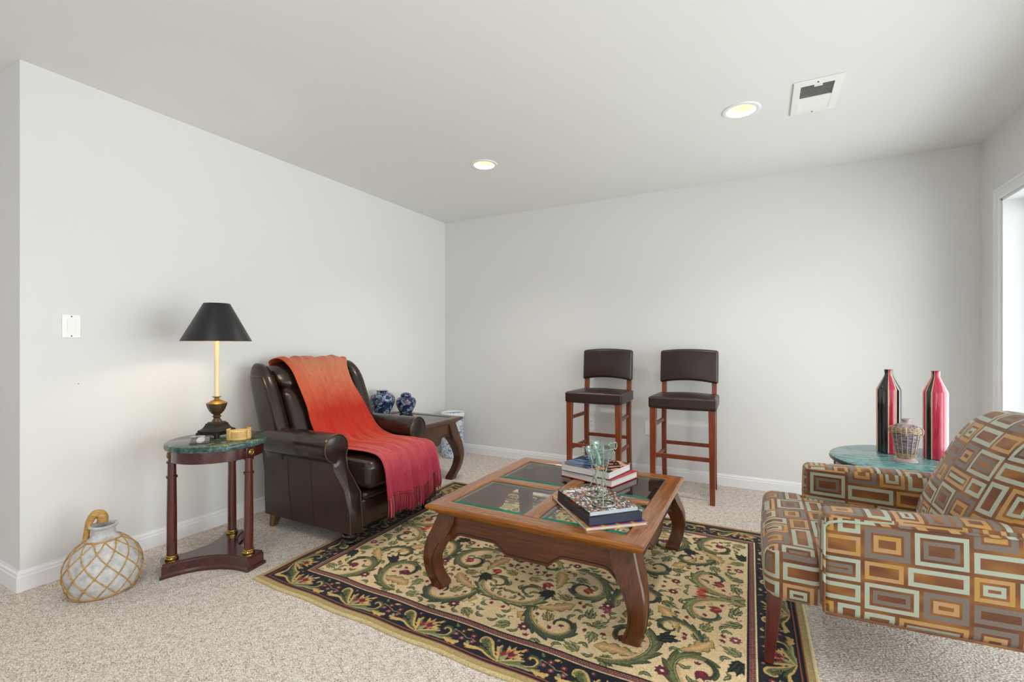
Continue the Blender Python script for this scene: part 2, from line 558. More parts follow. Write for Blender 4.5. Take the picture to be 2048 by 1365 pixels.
# ------------------------------------------------------------------ room shell
LX, RX, BY, CZ = -3.0, 1.267, 4.13, 2.44
YE = .846           # where the left wall ends and turns away
FY, FX = -2.6, -5.6 # unseen far sides of the room
def shell_box(name, x0, x1, y0, y1, z0, z1, m, bevel=0):
    bm = BM(); box(bm, x0, x1, y0, y1, z0, z1)
    return struct(finish(bm, name, m, bevel=bevel))
shell_box('floor', FX - .15, RX + .3, FY - .15, BY + .15, -.12, 0, M_carpet)
def ceiling():
    holes = [(-1.772, 2.918), (-.093, 2.912)]
    bm = BM()
    # ceiling slab with two round openings for the recessed lamps
    outer = [(FX - .15, FY - .15), (RX + .15, FY - .15), (RX + .15, BY + .15), (FX - .15, BY + .15)]
    R = .075; n = 32
    # split into strips round each hole's square
    def quad(x0, x1, y0, y1):
        vs = [bm.verts.new((x, y, CZ)) for x, y in ((x0, y0), (x1, y0), (x1, y1), (x0, y1))]
        face(bm, vs)
    S = .2
    y0, y1 = 2.915 - S, 2.915 + S
    quad(outer[0][0], outer[2][0], outer[0][1], y0)
    quad(outer[0][0], outer[2][0], y1, outer[2][1])
    xs = [outer[0][0]] + [v for h in holes for v in (h[0] - S, h[0] + S)] + [outer[2][0]]
    for a, b in ((xs[0], xs[1]), (xs[2], xs[3]), (xs[4], xs[5])): quad(a, b, y0, y1)
    for hx, hy in holes:
        ring = []; sq = []
        for i in range(n):
            a = 2 * PI * i / n
            c, s_ = math.cos(a), math.sin(a)
            ring.append(bm.verts.new((hx + R * c, hy + R * s_, CZ)))
            k = max(abs(c), abs(s_))
            sq.append(bm.verts.new((hx + S * c / k, min(y1, max(y0, 2.915 + S * s_ / k)), CZ)))
        for i in range(n):
            j = (i + 1) % n
            face(bm, [ring[i], ring[j], sq[j], sq[i]])
    for f in bm.faces:
        f.normal_update()
        if f.normal.z > 0: f.normal_flip()
    me = bpy.data.meshes.new('ceiling'); bm.to_mesh(me); bm.free(); me.materials.append(M_ceil)
    o = bpy.data.objects.new('ceiling', me); C.objects.link(o)
    return struct(o)
ceiling()
shell_box('wall_left', -3.34, LX, YE, BY + .15, 0, CZ, M_wall)
shell_box('wall_back', LX - .02, RX + .15, BY, BY + .15, 0, CZ, M_wall)
shell_box('wall_return', FX - .15, -3.34, YE, YE + .15, 0, CZ, M_wall)
bm = BM()
box(bm, FX - .15, FX, FY - .15, -2.3, 0, CZ); box(bm, FX - .15, FX, .3, YE + .1, 0, CZ)
box(bm, FX - .15, FX, -2.3, .3, 0, .5); box(bm, FX - .15, FX, -2.3, .3, 2.2, CZ)  # opening added in this unseen wall to let fill light in
struct(finish(bm, 'wall_far_left', M_wall))
# right wall with the patio-door opening
DY0, DY1, DZ = .50, 3.812, 1.997  # near end widened out of view to admit more light
WT = .16
bm = BM()
box(bm, RX, RX + WT, DY1, BY + .1, 0, CZ)
box(bm, RX, RX + WT, DY0, DY1, DZ, CZ)
box(bm, RX, RX + WT, .05, DY0, 0, CZ); box(bm, RX, RX + WT, FY - .1, -2.25, 0, CZ)
box(bm, RX, RX + WT, -2.25, .05, 0, .4); box(bm, RX, RX + WT, -2.25, .05, 2.2, CZ)  # unseen side window opening, added for its light
struct(finish(bm, 'wall_right', M_wall))
# wall behind the camera, with two window openings
bm = BM()
for x0, x1 in ((FX - .1, -1.0), (1.0, RX + .1)):
    box(bm, x0, x1, FY - .15, FY, 0, CZ)
box(bm, -1.0, 1.0, FY - .15, FY, 0, .4); box(bm, -1.0, 1.0, FY - .15, FY, 2.2, CZ)
struct(finish(bm, 'wall_front', M_wall))

BBP = [(0, 0), (.016, 0), (.016, .066), (.013, .071), (.0125, .082), (.008, .088), (.007, .094), (0, .094)]
def baseboard(name, pts):
    """pts: list of (x, y) along the wall foot; n is the room side on the left of travel"""
    bm = BM(); loops = []
    P = [Vector((x, y)) for x, y in pts]
    for i, p in enumerate(P):
        d0 = (P[i] - P[i-1]).normalized() if i else (P[1] - P[0]).normalized()
        d1 = (P[i+1] - P[i]).normalized() if i < len(P) - 1 else d0
        n0 = Vector((-d0.y, d0.x)); n1 = Vector((-d1.y, d1.x))
        n = (n0 + n1); n = n / n.dot(n0) if n.length > 1e-6 else n0
        loops.append([(p.x + n.x * a, p.y + n.y * a, z) for a, z in BBP])
    loft(bm, loops)
    return struct(finish(bm, name, M_trim, ang=25))
baseboard('baseboard_left', [(LX, BY), (LX, YE), (FX, YE)])
baseboard('baseboard_back', [(RX, BY - .0), (LX + .015, BY)])
baseboard('baseboard_right', [(RX, DY1 + .075), (RX, BY - .017)])

# patio door in the right wall: casing, jamb, sliding frame
def casing():
    bm = BM()
    prof = [(0, 0), (0, .012), (.006, .016), (.022, .016), (.026, .012), (.046, .012), (.05, .019), (.066, .019), (.07, .014), (.07, 0)]
    def side(y_in, sg, z1):
        loft(bm, [[(RX - d, y_in + sg * w, 0) for w, d in prof], [(RX - d, y_in + sg * w, z1 + w) for w, d in prof]])
    side(DY1, 1, DZ); side(DY0, -1, DZ)
    loft(bm, [[(RX - d, DY0 - w, DZ + w) for w, d in prof], [(RX - d, DY1 + w, DZ + w) for w, d in prof]])
    return struct(finish(bm, 'trim_1', M_trim, ang=25))
casing()
bm = BM()
box(bm, RX - .003, RX + .2, DY1 - .016, DY1, 0, DZ); box(bm, RX - .003, RX + .2, DY0, DY0 + .016, 0, DZ)
box(bm, RX - .003, RX + .2, DY0, DY1, DZ - .016, DZ)
struct(finish(bm, 'trim_2', M_trim, bevel=.002))
door = bpy.data.objects.new('door_1', None); C.objects.link(door); door.location = (RX + .15, 0, 0)
struct(door)
M_vinyl = plain('white_vinyl', '#EDEEF0', .3)
for nm, a, b, xo in (('sliding_panel', 2.66, DY1 - .017, .0), ('fixed_panel', 1.59, 2.74, .035), ('fixed_panel', DY0 + .017, 1.65, .0)):  # last panel is unseen, added with the widened opening
    bm = BM(); w = .055
    box(bm, xo, xo + .03, a, a + w, .02, DZ - .017); box(bm, xo, xo + .03, b - w, b, .02, DZ - .017)
    box(bm, xo, xo + .03, a + w, b - w, .02, .02 + .08); box(bm, xo, xo + .03, a + w, b - w, DZ - .085, DZ - .017)
    o = finish(bm, nm, M_vinyl, door, bevel=.002)
    bm = BM(); box(bm, xo + .012, xo + .016, a + w, b - w, .1, DZ - .085)
    finish(bm, 'glass_pane', M_glass, o)
bm = BM(); box(bm, -.01, .07, DY0 + .016, DY1 - .016, .0, .02)
finish(bm, 'threshold', M_vinyl, door)

# ------------------------------------------------------------------ recessed lamps, vent, switch, outlets
def emis(name, c, s):
    t = NT(name)
    t.set(Base_Color=lin(c), Roughness=.5)
    t.b.inputs['Emission Color'].default_value = lin(c)
    t.b.inputs['Emission Strength'].default_value = s
    return t.m
M_bulb = emis('lamp_glow', '#FFF3DC', 4)
M_baffle = plain('cream_baffle', '#F2DFC2', .35)
def can(x, y, label):
    r = thing('recessed_ceiling_light', label, 'ceiling light', (x, y, CZ), 0, 'recessed lights in the ceiling')
    bm = BM()
    lathe(bm, [(.074, .001), (.074, -.004), (.086, -.007), (.096, -.004), (.098, 0), (.074, .001)], 48, capb=False, capt=False)
    finish(bm, 'trim_ring', M_trim, r)
    bm = BM()
    lathe(bm, [(.0745, -.003), (.070, .02), (.069, .03), (.062, .05), (.058, .06), (.054, .088)], 48, capb=False, capt=False)
    finish(bm, 'baffle', M_baffle, r)
    bm = BM()
    lathe(bm, [(.001, .062), (.025, .064), (.042, .070), (.050, .08), (.050, .088), (.001, .092)], 40)
    finish(bm, 'bulb', M_bulb, r)
    return r
c1 = can(-1.772, 2.918, 'recessed round ceiling light nearer the corner of the two walls')
c2 = can(-.093, 2.912, 'recessed round ceiling light beside the white air vent')
def vent():
    r = thing('ceiling_vent', 'white louvred metal air vent set in the ceiling', 'air vent', (.255, 2.92, CZ))
    hx, hy = .106, .186; ix, iy = .072, .145
    bm = BM()
    # flanged frame
    for z0, ox, oy in ((0, 0, 0),):
        o = [(-hx, -hy), (hx, -hy), (hx, hy), (-hx, hy)]
        i = [(-ix, -iy), (ix, -iy), (ix, iy), (-ix, iy)]
        lo = [bm.verts.new((x, y, -.001)) for x, y in o]
        l2 = [bm.verts.new((x * .97, y * .98, -.008)) for x, y in o]
        l3 = [bm.verts.new((x, y, -.010)) for x, y in i]
        l4 = [bm.verts.new((x, y, 0)) for x, y in i]
        for a, b in ((lo, l2), (l2, l3), (l3, l4)):
            for k in range(4): face(bm, [a[k], a[(k+1) % 4], b[(k+1) % 4], b[k]])
    box(bm, -ix, ix, -.008, .008, -.010, -.002)
    finish(bm, 'frame', M_plate, r, bevel=0)
    bm = BM(); box(bm, -ix, ix, -iy, iy, -.0012, -.0006)  # flat dark sheet painted as the shade inside the vent
    finish(bm, 'duct_shade_sheet', plain('duct_shade', '#2E2C29', .7), r)
    for k in range(11):
        y = -iy + .006 + k * .0125
        bm = BM(); hexa(bm, [(-ix, y - .004, -.0095), (ix, y - .004, -.0095), (ix, y - .0030, -.0095), (-ix, y - .0030, -.0095)],
                            [(-ix, y + .0055, -.002), (ix, y + .0055, -.002), (ix, y + .0065, -.002), (-ix, y + .0065, -.002)])
        finish(bm, 'louvre', M_plate, r)
    for k in range(11):
        y = .012 + k * .0125
        bm = BM(); hexa(bm, [(-ix, y + .006, -.0095), (ix, y + .006, -.0095), (ix, y + .0075, -.0095), (-ix, y + .0075, -.0095)],
                            [(-ix, y - .010, -.002), (ix, y - .010, -.002), (ix, y - .0085, -.002), (-ix, y - .0085, -.002)])
        finish(bm, 'louvre', M_plate, r)
    bm = BM(); box(bm, -.016, .020, -iy - .002, -iy + .008, -.017, -.009); finish(bm, 'damper_lever', M_plate, r, bevel=.001)
    for y in (-.166, .166):
        bm = BM(); lathe(bm, [(.004, -.0115), (.004, -.0085)], 12, (0, y, 0)); finish(bm, 'screw', M_grey, r)
vent()
def switch():
    r = thing('light_switch', 'white rocker light switch plate on the left wall', 'light switch', (LX, 1.027, 1.222))
    bm = BM(); box(bm, 0, .006, -.036, .036, -.057, .057); finish(bm, 'cover_plate', M_plate, r, bevel=.002)
    bm = BM(); hexa(bm, [(.005, -.0165, -.033), (.008, -.0165, -.033), (.008, .0165, -.033), (.005, .0165, -.033)],
                        [(.005, -.0165, .033), (.012, -.0165, .033), (.012, .0165, .033), (.005, .0165, .033)])
    finish(bm, 'rocker', M_plate, r, bevel=.001)
    for z in (-.048, .048):
        bm = BM(); lathe(bm, [(.0032, 0), (.0032, .0012)], 12, M=Matrix.Translation((.006, 0, z)) @ Matrix.Rotation(PI/2, 4, 'Y'))
        finish(bm, 'screw', M_grey, r)
switch()
def outlet(x, z, blank, label):
    r = thing('wall_outlet', label, 'outlet' if not blank else 'wall plate', (x, BY, z))
    if blank: r.name = 'blank_wall_plate'
    bm = BM(); box(bm, -.036, .036, -.006, 0, -.058, .058); finish(bm, 'cover_plate', M_plate, r, bevel=.002)
    if not blank:
        for dz in (-.02, .02):
            bm = BM(); lathe(bm, [(.0165, 0), (.0165, .003)], 20, M=Matrix.Translation((0, -.005, dz)) @ Matrix.Rotation(PI/2, 4, 'X'))
            s = finish(bm, 'socket', M_plate, r)
            bm = BM()
            box(bm, -.007, -.005, -.0088, -.0079, dz - .002, dz + .008); box(bm, .005, .007, -.0088, -.0079, dz - .002, dz + .008)
            box(bm, -.002, .002, -.0088, -.0079, dz - .010, dz - .006)
            finish(bm, 'slots', M_grey, s)
    return r
outlet(-1.362, .413, False, 'white double electrical outlet on back wall behind left bar stool')
outlet(-.845, .413, True, 'blank white wall plate partly behind left leg of right bar stool')
bm = BM(); lathe(bm, [(.0013, 0), (.0013, .004), (.0020, .0045), (.0020, .005)], 10, M=Matrix.Translation((LX, 1.054, .937)) @ Matrix.Rotation(PI/2, 4, 'Y'))
tag(finish(bm, 'nail', M_grey), 'tiny nail in left wall above the wicker-wrapped jug', 'nail')

# ------------------------------------------------------------------ rug
RUGZ = .011
def rug():
    W, L = 2.37, 1.80
    px = .0027
    nx, ny = int(W / px), int(L / px)
    img = np.zeros((ny, nx, 3), np.float32)
    hgt = np.zeros((ny, nx), np.float32)
    gx = (np.arange(nx) + .5) * px; gy = (np.arange(ny) + .5) * px
    def c3(h): return np.array(lin(h)[:3], np.float32)
    GOLD, FIELD, NAVY, RUST, PINK = c3('#A8935F'), c3('#D3BB90'), c3('#10111B'), c3('#8A4A36'), c3('#94675A')
    DK, OL, MID, SAGE = c3('#2E3321'), c3('#4C5230'), c3('#6A6D42'), c3('#8F9266')
    TAN, PEACH, CREAM = c3('#B6935A'), c3('#C9A57A'), c3('#DCCB9E')
    BUR, RED, ORA, MAUVE = c3('#5C1C2C'), c3('#7E2229'), c3('#B4553A'), c3('#7C3A4C')
    TEAL = c3('#34473F')
    X, Y = np.meshgrid(gx, gy)
    def fillpoly(cv, pts, col, occ=None):
        pts = np.asarray(pts, float)
        H, Wd = cv.shape[:2]
        x0, y0 = np.floor(pts.min(0) / px).astype(int) - 1; x1, y1 = np.ceil(pts.max(0) / px).astype(int) + 1
        x0, y0, x1, y1 = max(x0, 0), max(y0, 0), min(x1, Wd), min(y1, H)
        if x1 <= x0 or y1 <= y0: return
        xs = (np.arange(x0, x1) + .5) * px; ys = (np.arange(y0, y1) + .5) * px
        ins = np.zeros((y1 - y0, x1 - x0), bool)
        xa, ya = pts[:, 0], pts[:, 1]; xb, yb = np.roll(xa, -1), np.roll(ya, -1)
        for i in range(len(pts)):
            if ya[i] == yb[i]: continue
            c = (ys >= min(ya[i], yb[i])) & (ys < max(ya[i], yb[i]))
            if not c.any(): continue
            xi = xa[i] + (ys - ya[i]) / (yb[i] - ya[i]) * (xb[i] - xa[i])
            ins ^= c[:, None] & (xs[None, :] < xi[:, None])
        cv[y0:y1, x0:x1][ins] = col
        if occ is not None: occ[y0:y1, x0:x1] |= ins
    def ribbon(pts, wf):
        pts = np.asarray(pts, float); n = len(pts)
        tg = np.gradient(pts, axis=0); tg /= np.linalg.norm(tg, axis=1)[:, None] + 1e-9
        nr = np.stack([-tg[:, 1], tg[:, 0]], 1)
        w = np.array([wf(i / (n - 1)) for i in range(n)])[:, None]
        return np.vstack([pts + nr * w, (pts - nr * w)[::-1]])
    def leaf(p, a, ln, wd, bend=0., lobes=0):
        """outline of a leaf from p in direction a"""
        n = 15; L_, R_ = [], []
        for i in range(n):
            t = i / (n - 1)
            w = wd * math.sin(PI * min(1, t ** .75)) ** .8 * (1 - .25 * t)
            if lobes: w *= 1 + .28 * math.cos(2 * PI * lobes * t)
            aa = a + bend * t
            cx = p[0] + ln * t * math.cos(a + bend * t / 2); cy = p[1] + ln * t * math.sin(a + bend * t / 2)
            L_.append((cx - math.sin(aa) * w, cy + math.cos(aa) * w)); R_.append((cx + math.sin(aa) * w, cy - math.cos(aa) * w))
        return L_ + R_[::-1]
    def dleaf(cv, p, a, ln, wd, col, col2=None, bend=0., lobes=0, occ=None, out=DK):
        fillpoly(cv, leaf((p[0] - .002*math.cos(a), p[1] - .002*math.sin(a)), a, ln * 1.08, wd * 1.3, bend, lobes), out, occ)
        fillpoly(cv, leaf(p, a, ln, wd, bend, lobes), col, occ)
        if col2 is not None:
            fillpoly(cv, leaf((p[0] + .1*ln*math.cos(a), p[1] + .1*ln*math.sin(a)), a + .06, ln * .8, wd * .38, bend), col2)
    def flower(cv, p, r, n, col, cen, ph=0., occ=None, out=None):
        for k in range(n):
            a = ph + 2 * PI * k / n
            if out is not None: fillpoly(cv, leaf(p, a, r * 1.12, r * .46), out, occ)
        for k in range(n):
            a = ph + 2 * PI * k / n
            fillpoly(cv, leaf(p, a, r, r * .36), col, occ)
        fillpoly(cv, [(p[0] + r*.26*math.cos(q), p[1] + r*.26*math.sin(q)) for q in np.linspace(0, 2*PI, 10)[:-1]], cen)
    def spiral(c, r, a0, turns, cw, tail, tail_bend):
        """from a long tail, into a curl around c"""
        pts = []
        n = 46; sg = -1 if cw else 1
        for i in range(n):
            t = i / (n - 1)
            rr = r * (1 - .80 * t ** .9)
            a = a0 + sg * turns * 2 * PI * t
            pts.append((c[0] + rr * math.cos(a), c[1] + rr * math.sin(a)))
        d = np.array(pts[0]) - np.array(pts[1]); th = math.atan2(d[1], d[0])
        tl = []; q = np.array(pts[0]); m = 24
        for i in range(m):
            th += tail_bend / m
            q = q + tail / m * np.array([math.cos(th), math.sin(th)])
            tl.append(tuple(q))
        return tl[::-1] + pts
    def acanthus(cv, pts, w, cols, sgn, occ, teeth=9, tan=None):
        """curved leaf: toothed on the outside, smooth inside, veined"""
        pts = np.asarray(pts, float); n = len(pts)
        tg = np.gradient(pts, axis=0); tg /= np.linalg.norm(tg, axis=1)[:, None] + 1e-9
        nr = np.stack([-tg[:, 1], tg[:, 0]], 1) * -sgn        # outwards
        tt = np.linspace(0, 1, n)
        base = w * np.maximum(.06, np.sin(PI * np.clip(.05 + .93 * tt, 0, 1)) ** .75) * (1.1 - .45 * tt)
        saw = (tt * teeth) % 1
        outw = base * (.75 + 1.0 * saw ** 1.4)
        drift = tg * (base * .7 * saw)[:, None]
        o_out = pts + nr * outw[:, None] + drift
        o_in = pts - nr * (base * .55)[:, None]
        if tan is not None:
            fillpoly(cv, np.vstack([pts - nr * (base * 1.25)[:, None], pts[::-1]]), tan, occ)
        fillpoly(cv, np.vstack([pts + nr * (outw * 1.10 + .0022)[:, None] + drift, (o_in - nr * .0022)[::-1]]), DK, occ)
        fillpoly(cv, np.vstack([o_out, o_in[::-1]]), cols[0], occ)
        fillpoly(cv, np.vstack([pts + nr * (outw * .55)[:, None] + drift * .6, (pts - nr * (base * .05)[:, None])[::-1]]), cols[1])
        fillpoly(cv, np.vstack([pts - nr * (base * .30)[:, None], (pts - nr * (base * .48)[:, None])[::-1]]), cols[2])
        for k in range(teeth):        # veins
            i = min(n - 2, int((k + .25) / teeth * n)); e = min(n - 1, int((k + .97) / teeth * n))
            q = o_out[e] * .82 + pts[e] * .18
            fillpoly(cv, ribbon([pts[i], (pts[i] + q) / 2 + nr[i] * .001, q], lambda t: .0011), DK)
    def scroll(cv, c, r, a0, cw=False, turns=1.15, tail=.16, tb=-1.2, pal=0, occ=None, w=.022):
        cols = [(OL, MID, SAGE), (MID, SAGE, TAN), (TEAL, OL, SAGE), (OL, SAGE, PEACH)][pal]
        pts = spiral(c, r, a0, turns * .82, cw, tail, tb)
        sgn = -1 if cw else 1
        pts = np.array(pts)
        # resample evenly
        sg = np.concatenate([[0], np.cumsum(np.linalg.norm(np.diff(pts, axis=0), axis=1))])
        q = np.linspace(0, sg[-1], 120)
        pts = np.stack([np.interp(q, sg, pts[:, 0]), np.interp(q, sg, pts[:, 1])], 1)
        # a leafy spray where the scroll springs from
        p0 = pts[4]; th = math.atan2(pts[8][1] - pts[0][1], pts[8][0] - pts[0][0])
        for k, da in enumerate((-1.15, -.6, .55, 1.1)):
            dleaf(cv, p0, th + da, .058 - .008 * abs(k - 1.5), .0105, [MID, OL, OL, MID][k], SAGE, -da * .6, 4, occ)
        acanthus(cv, pts, w * .92, cols, sgn, occ, 10, PEACH if pal != 2 else TAN)
        # inner curl: darker tongue and a small bud
        m = pts[88:]
        fillpoly(cv, ribbon(m, lambda t: w * .34 * (1 - t) + .002), [DK, TEAL, DK, OL][pal], occ)
    def stem(cv, pts, w, col, occ=None):
        pts = catmull(pts, 8); fillpoly(cv, ribbon(pts, lambda t: w), col, occ)
        return pts
    def sprig(cv, p, a, ln, occ, rs, n=5, kind=0):
        e = (p[0] + ln * math.cos(a), p[1] + ln * math.sin(a))
        m = (p[0] + ln*.5*math.cos(a + .35), p[1] + ln*.5*math.sin(a + .35))
        pts = stem(cv, [p, m, e], .0022, DK, occ)
        fc = [BUR, RED, MAUVE][rs.integers(3)]
        for k in range(n):
            q = pts[int((k + 1) / (n + .2) * (len(pts) - 1))]
            sd = 1 if k % 2 else -1
            b = a + sd * rs.uniform(.6, 1.1)
            l2 = rs.uniform(.018, .034)
            r = (q[0] + l2 * math.cos(b), q[1] + l2 * math.sin(b))
            fillpoly(cv, ribbon([q, ((q[0]+r[0])/2, (q[1]+r[1])/2), r], lambda t: .0016), DK, occ)
            if kind == 0 or k % 2 == 0:
                for da in (-.6, 0, .6):
                    fillpoly(cv, leaf((r[0] - .002*math.cos(b), r[1] - .002*math.sin(b)), b + da * .9, rs.uniform(.018, .024), .0064), fc, occ)
            else:
                dleaf(cv, q, b, .034, .008, OL, SAGE, .3, occ=occ)
        if kind:
            flower(cv, e, .022, 7, fc, ORA, a, occ)
    # base bands
    dst = np.minimum(np.minimum(X, W - X), np.minimum(Y, L - Y))
    img[:] = FIELD
    bands = [(0, GOLD), (.034, RUST), (.040, NAVY), (.052, RUST), (.057, NAVY), (.186, CREAM), (.190, PINK), (.214, NAVY), (.222, FIELD)]
    for a, c in bands: img[dst >= a] = c
    img[(dst > .0125) & (dst < .0165)] *= .72
    img[dst < .0125] = c3('#C4B184')
    # chain in the inner guard stripe
    along = np.where((np.minimum(X, W - X) < np.minimum(Y, L - Y)), Y, X)
    ch = (dst > .191) & (dst < .213)
    zz = np.abs(((along / .022) % 1) - .5) * 2
    img[ch & (np.abs((dst - .202) / .010 - (zz * 2 - 1)) < .42)] = c3('#5A2E2C')
    img[ch & (np.abs((dst - .202) / .010 + (zz * 2 - 1)) < .42)] = c3('#6E3E36')
    # ---- field: one quadrant, mirrored
    qw, qh = W / 2 - .222, L / 2 - .222
    qnx, qny = int(qw / px), int(qh / px)
    cv = np.zeros((qny, qnx, 3), np.float32); cv[:] = FIELD
    occ = np.zeros((qny, qnx), bool)
    rs = np.random.default_rng(5)
    Sx, Sy = qw / .954, qh / .669
    def S(x, y): return (x * Sx, y * Sy)
    # tan under-leaves
    for (x, y, a, ln) in ((.62, .20, .6, .18), (.30, .36, 2.2, .18), (.14, .12, .9, .16), (.45, .58, -.4, .18), (.84, .34, 1.9, .16), (.10, .52, .2, .15)):
        dleaf(cv, S(x, y), a, ln, .026, TAN, PEACH, .8, 5, occ, out=MID)
    scroll(cv, S(.815, .535), .098, 2.6, False, 1.15, .26, -1.5, 0, occ, .026)
    scroll(cv, S(.815, .150), .092, -2.2, True, 1.05, .22, 1.3, 1, occ, .023)
    scroll(cv, S(.555, .470), .100, .4, True, 1.15, .24, 1.5, 0, occ, .026)
    scroll(cv, S(.555, .155), .088, 3.6, False, 1.1, .20, -1.2, 2, occ, .022)
    scroll(cv, S(.300, .220), .100, -.6, False, 1.2, .22, -1.4, 0, occ, .026)
    scroll(cv, S(.290, .530), .088, 2.2, True, 1.1, .22, 1.3, 2, occ, .023)
    scroll(cv, S(.085, .360), .085, 1.0, True, 1.1, .20, 1.4, 3, occ, .024)
    scroll(cv, S(.075, .090), .070, 4.2, False, 1.0, .14, -1.0, 1, occ, .020)
    scroll(cv, S(.690, .330), .062, 5.2, True, 1.0, .14, 1.2, 2, occ, .018)
    for p, a in ((S(.44, .03), .15), (S(.18, .30), 1.9), (S(.66, .44), -1.0), (S(.93, .42), 1.4)):
        for da in (-.35, 0, .35): dleaf(cv, p, a + da, .085, .014, NAVY, DK, .4, 4, occ)
    # tulips at the end of the long axis and flowers inside the curls
    for p, a, c_, c2_ in ((S(.80, .02), 3.0, ORA, RED), (S(.86, .10), 2.6, RED, ORA), (S(.815, .535), 1.2, BUR, RED), (S(.30, .22), .4, RED, ORA),
                    (S(.555, .47), 2.2, BUR, MAUVE), (S(.12, .25), .8, RED, ORA)):
        for da in (-.5, 0, .5):
            fillpoly(cv, leaf(p, a + da, .052, .014), c_, occ)
        fillpoly(cv, leaf(p, a, .036, .008), c2_)
    for p, r in ((S(.43, .30), .026), (S(.70, .60), .026), (S(.42, .05), .024), (S(.17, .60), .026), (S(.92, .30), .022), (S(.66, .05), .022), (S(.20, .03), .022)):
        flower(cv, p, r, 8, MAUVE if rs.random() < .4 else BUR, CREAM, rs.uniform(0, 1), occ, DK)
    # fill what is left with sprigs, small leaves and berries
    def free(p, r):
        i, j = int(p[1] / px), int(p[0] / px); k = int(r / px)
        if i - k < 1 or j - k < 1 or i + k >= qny or j + k >= qnx: return False
        return not occ[i - k:i + k, j - k:j + k].any()
    for _ in range(260):
        p = (rs.uniform(0, qw), rs.uniform(0, qh))
        if free(p, .030):
            a = rs.uniform(0, 2 * PI); pc = rs.integers(3)
            for k, da in enumerate((-.75, .75, 0)):
                dleaf(cv, (p[0] - .03 * math.cos(a), p[1] - .03 * math.sin(a)), a + da, .058 + .02 * (k == 2), .0095, [MID, OL, MID][pc], [SAGE, SAGE, TAN][pc], -da * 1.2, 3, occ)
    for _ in range(900):
        p = (rs.uniform(0, qw), rs.uniform(0, qh))
        if free(p, .036):
            a = rs.uniform(0, 2 * PI); ln = rs.uniform(.07, .10)
            sprig(cv, (p[0] - ln/2*math.cos(a), p[1] - ln/2*math.sin(a)), a, ln, occ, rs, 5, int(rs.random() < .35))
    for _ in range(3200):
        p = (rs.uniform(0, qw), rs.uniform(0, qh))
        if free(p, .0165):
            a = rs.uniform(0, 2 * PI)
            if rs.random() < .45:
                for da in (-.7, 0, .7): fillpoly(cv, leaf(p, a + da, .02, .006), BUR if rs.random() < .7 else RED, occ)
            else:
                dleaf(cv, p, a, .036, .008, [OL, MID, TEAL][rs.integers(3)], SAGE, rs.uniform(-.8, .8), occ=occ)
                dleaf(cv, p, a + 1.5, .026, .006, MID, None, .5, occ=occ)
    for _ in range(200):
        p = (rs.uniform(0, qw), rs.uniform(0, qh))
        if free(p, .011):
            a = rs.uniform(0, 2 * PI)
            pts = [(p[0] + .024*t*math.cos(a + 1.5*t), p[1] + .024*t*math.sin(a + 1.5*t)) for t in np.linspace(-.5, 1, 8)]
            fillpoly(cv, ribbon(pts, lambda t: .0022), [OL, DK, MID][rs.integers(3)], occ)
    cxp, cyp = nx // 2, ny // 2
    img[cyp:cyp+qny, cxp:cxp+qnx] = cv
    img[cyp:cyp+qny, cxp-qnx:cxp] = cv[:, ::-1]
    img[cyp-qny:cyp, cxp:cxp+qnx] = cv[::-1]
    img[cyp-qny:cyp, cxp-qnx:cxp] = cv[::-1, ::-1]
    # ---- border: a repeating unit of acanthus and flowers on navy
    bh = .129; ul = .37
    unx, uny = int(ul / px), int(bh / px)
    bo = np.zeros((uny, unx, 3), np.float32); bo[:] = NAVY
    GL = c3('#C2A162')
    cy = bh / 2
    LG = c3('#8D9168')
    def bcurve(pts, w, col, edge=None, teeth=5, sgn=1):
        P_ = np.array(catmull(pts, 10)); n = len(P_)
        tg = np.gradient(P_, axis=0); tg /= np.linalg.norm(tg, axis=1)[:, None] + 1e-9
        nr = np.stack([-tg[:, 1], tg[:, 0]], 1) * sgn
        tt = np.linspace(0, 1, n); b = w * np.maximum(.12, np.sin(PI * (.06 + .9 * tt)) ** .7)
        saw = (tt * teeth) % 1
        o1 = P_ + nr * (b * (.7 + .9 * saw ** 1.3))[:, None] + tg * (b * .6 * saw)[:, None]
        fillpoly(bo, np.vstack([o1, (P_ - nr * (b * .8)[:, None])[::-1]]), col)
        if edge is not None:
            fillpoly(bo, np.vstack([P_ - nr * (b * .15)[:, None], (P_ - nr * (b * 1.0)[:, None])[::-1]]), edge)
        return P_
    B = (.165, .006)
    # long green leaves to the left and right, gold curled tips
    bcurve([B, (.135, .030), (.112, .060), (.092, .092), (.070, .100), (.058, .082), (.066, .066)], .012, MID, GL, 6, 1)
    bcurve([(.088, .096), (.078, .078), (.084, .062), (.098, .058)], .010, OL, None, 3, 1)
    bcurve([B, (.120, .022), (.085, .038), (.055, .030), (.030, .016)], .010, OL, GL, 5, -1)
    bcurve([(.075, .036), (.050, .030), (.022, .026), (.006, .034)], .009, GL, None, 3, 1)
    bcurve([B, (.205, .012), (.245, .020), (.285, .018), (.318, .030)], .011, MID, LG, 6, 1)
    bcurve([(.262, .020), (.292, .036), (.300, .064), (.282, .082), (.262, .078), (.264, .062)], .009, OL, GL, 4, -1)
    bcurve([(.290, .020), (.318, .014), (.340, .018), (.350, .030)], .011, GL, TAN, 3, -1)
    bcurve([B, (.155, .040), (.142, .070), (.146, .094)], .011, GL, MID, 4, 1)
    bcurve([B, (.195, .022), (.230, .040), (.255, .046)], .010, GL, MID, 4, 1)
    # the flower
    for k, a in enumerate((1.95, 1.45, .95, .5, .1)):
        fillpoly(bo, leaf((.188, .052), a, .058, .0098), [GL, TAN, GL, TAN, GL][k])
        fillpoly(bo, leaf((.200, .060), a, .030, .0035), [TAN, CREAM, TAN, CREAM, TAN][k])
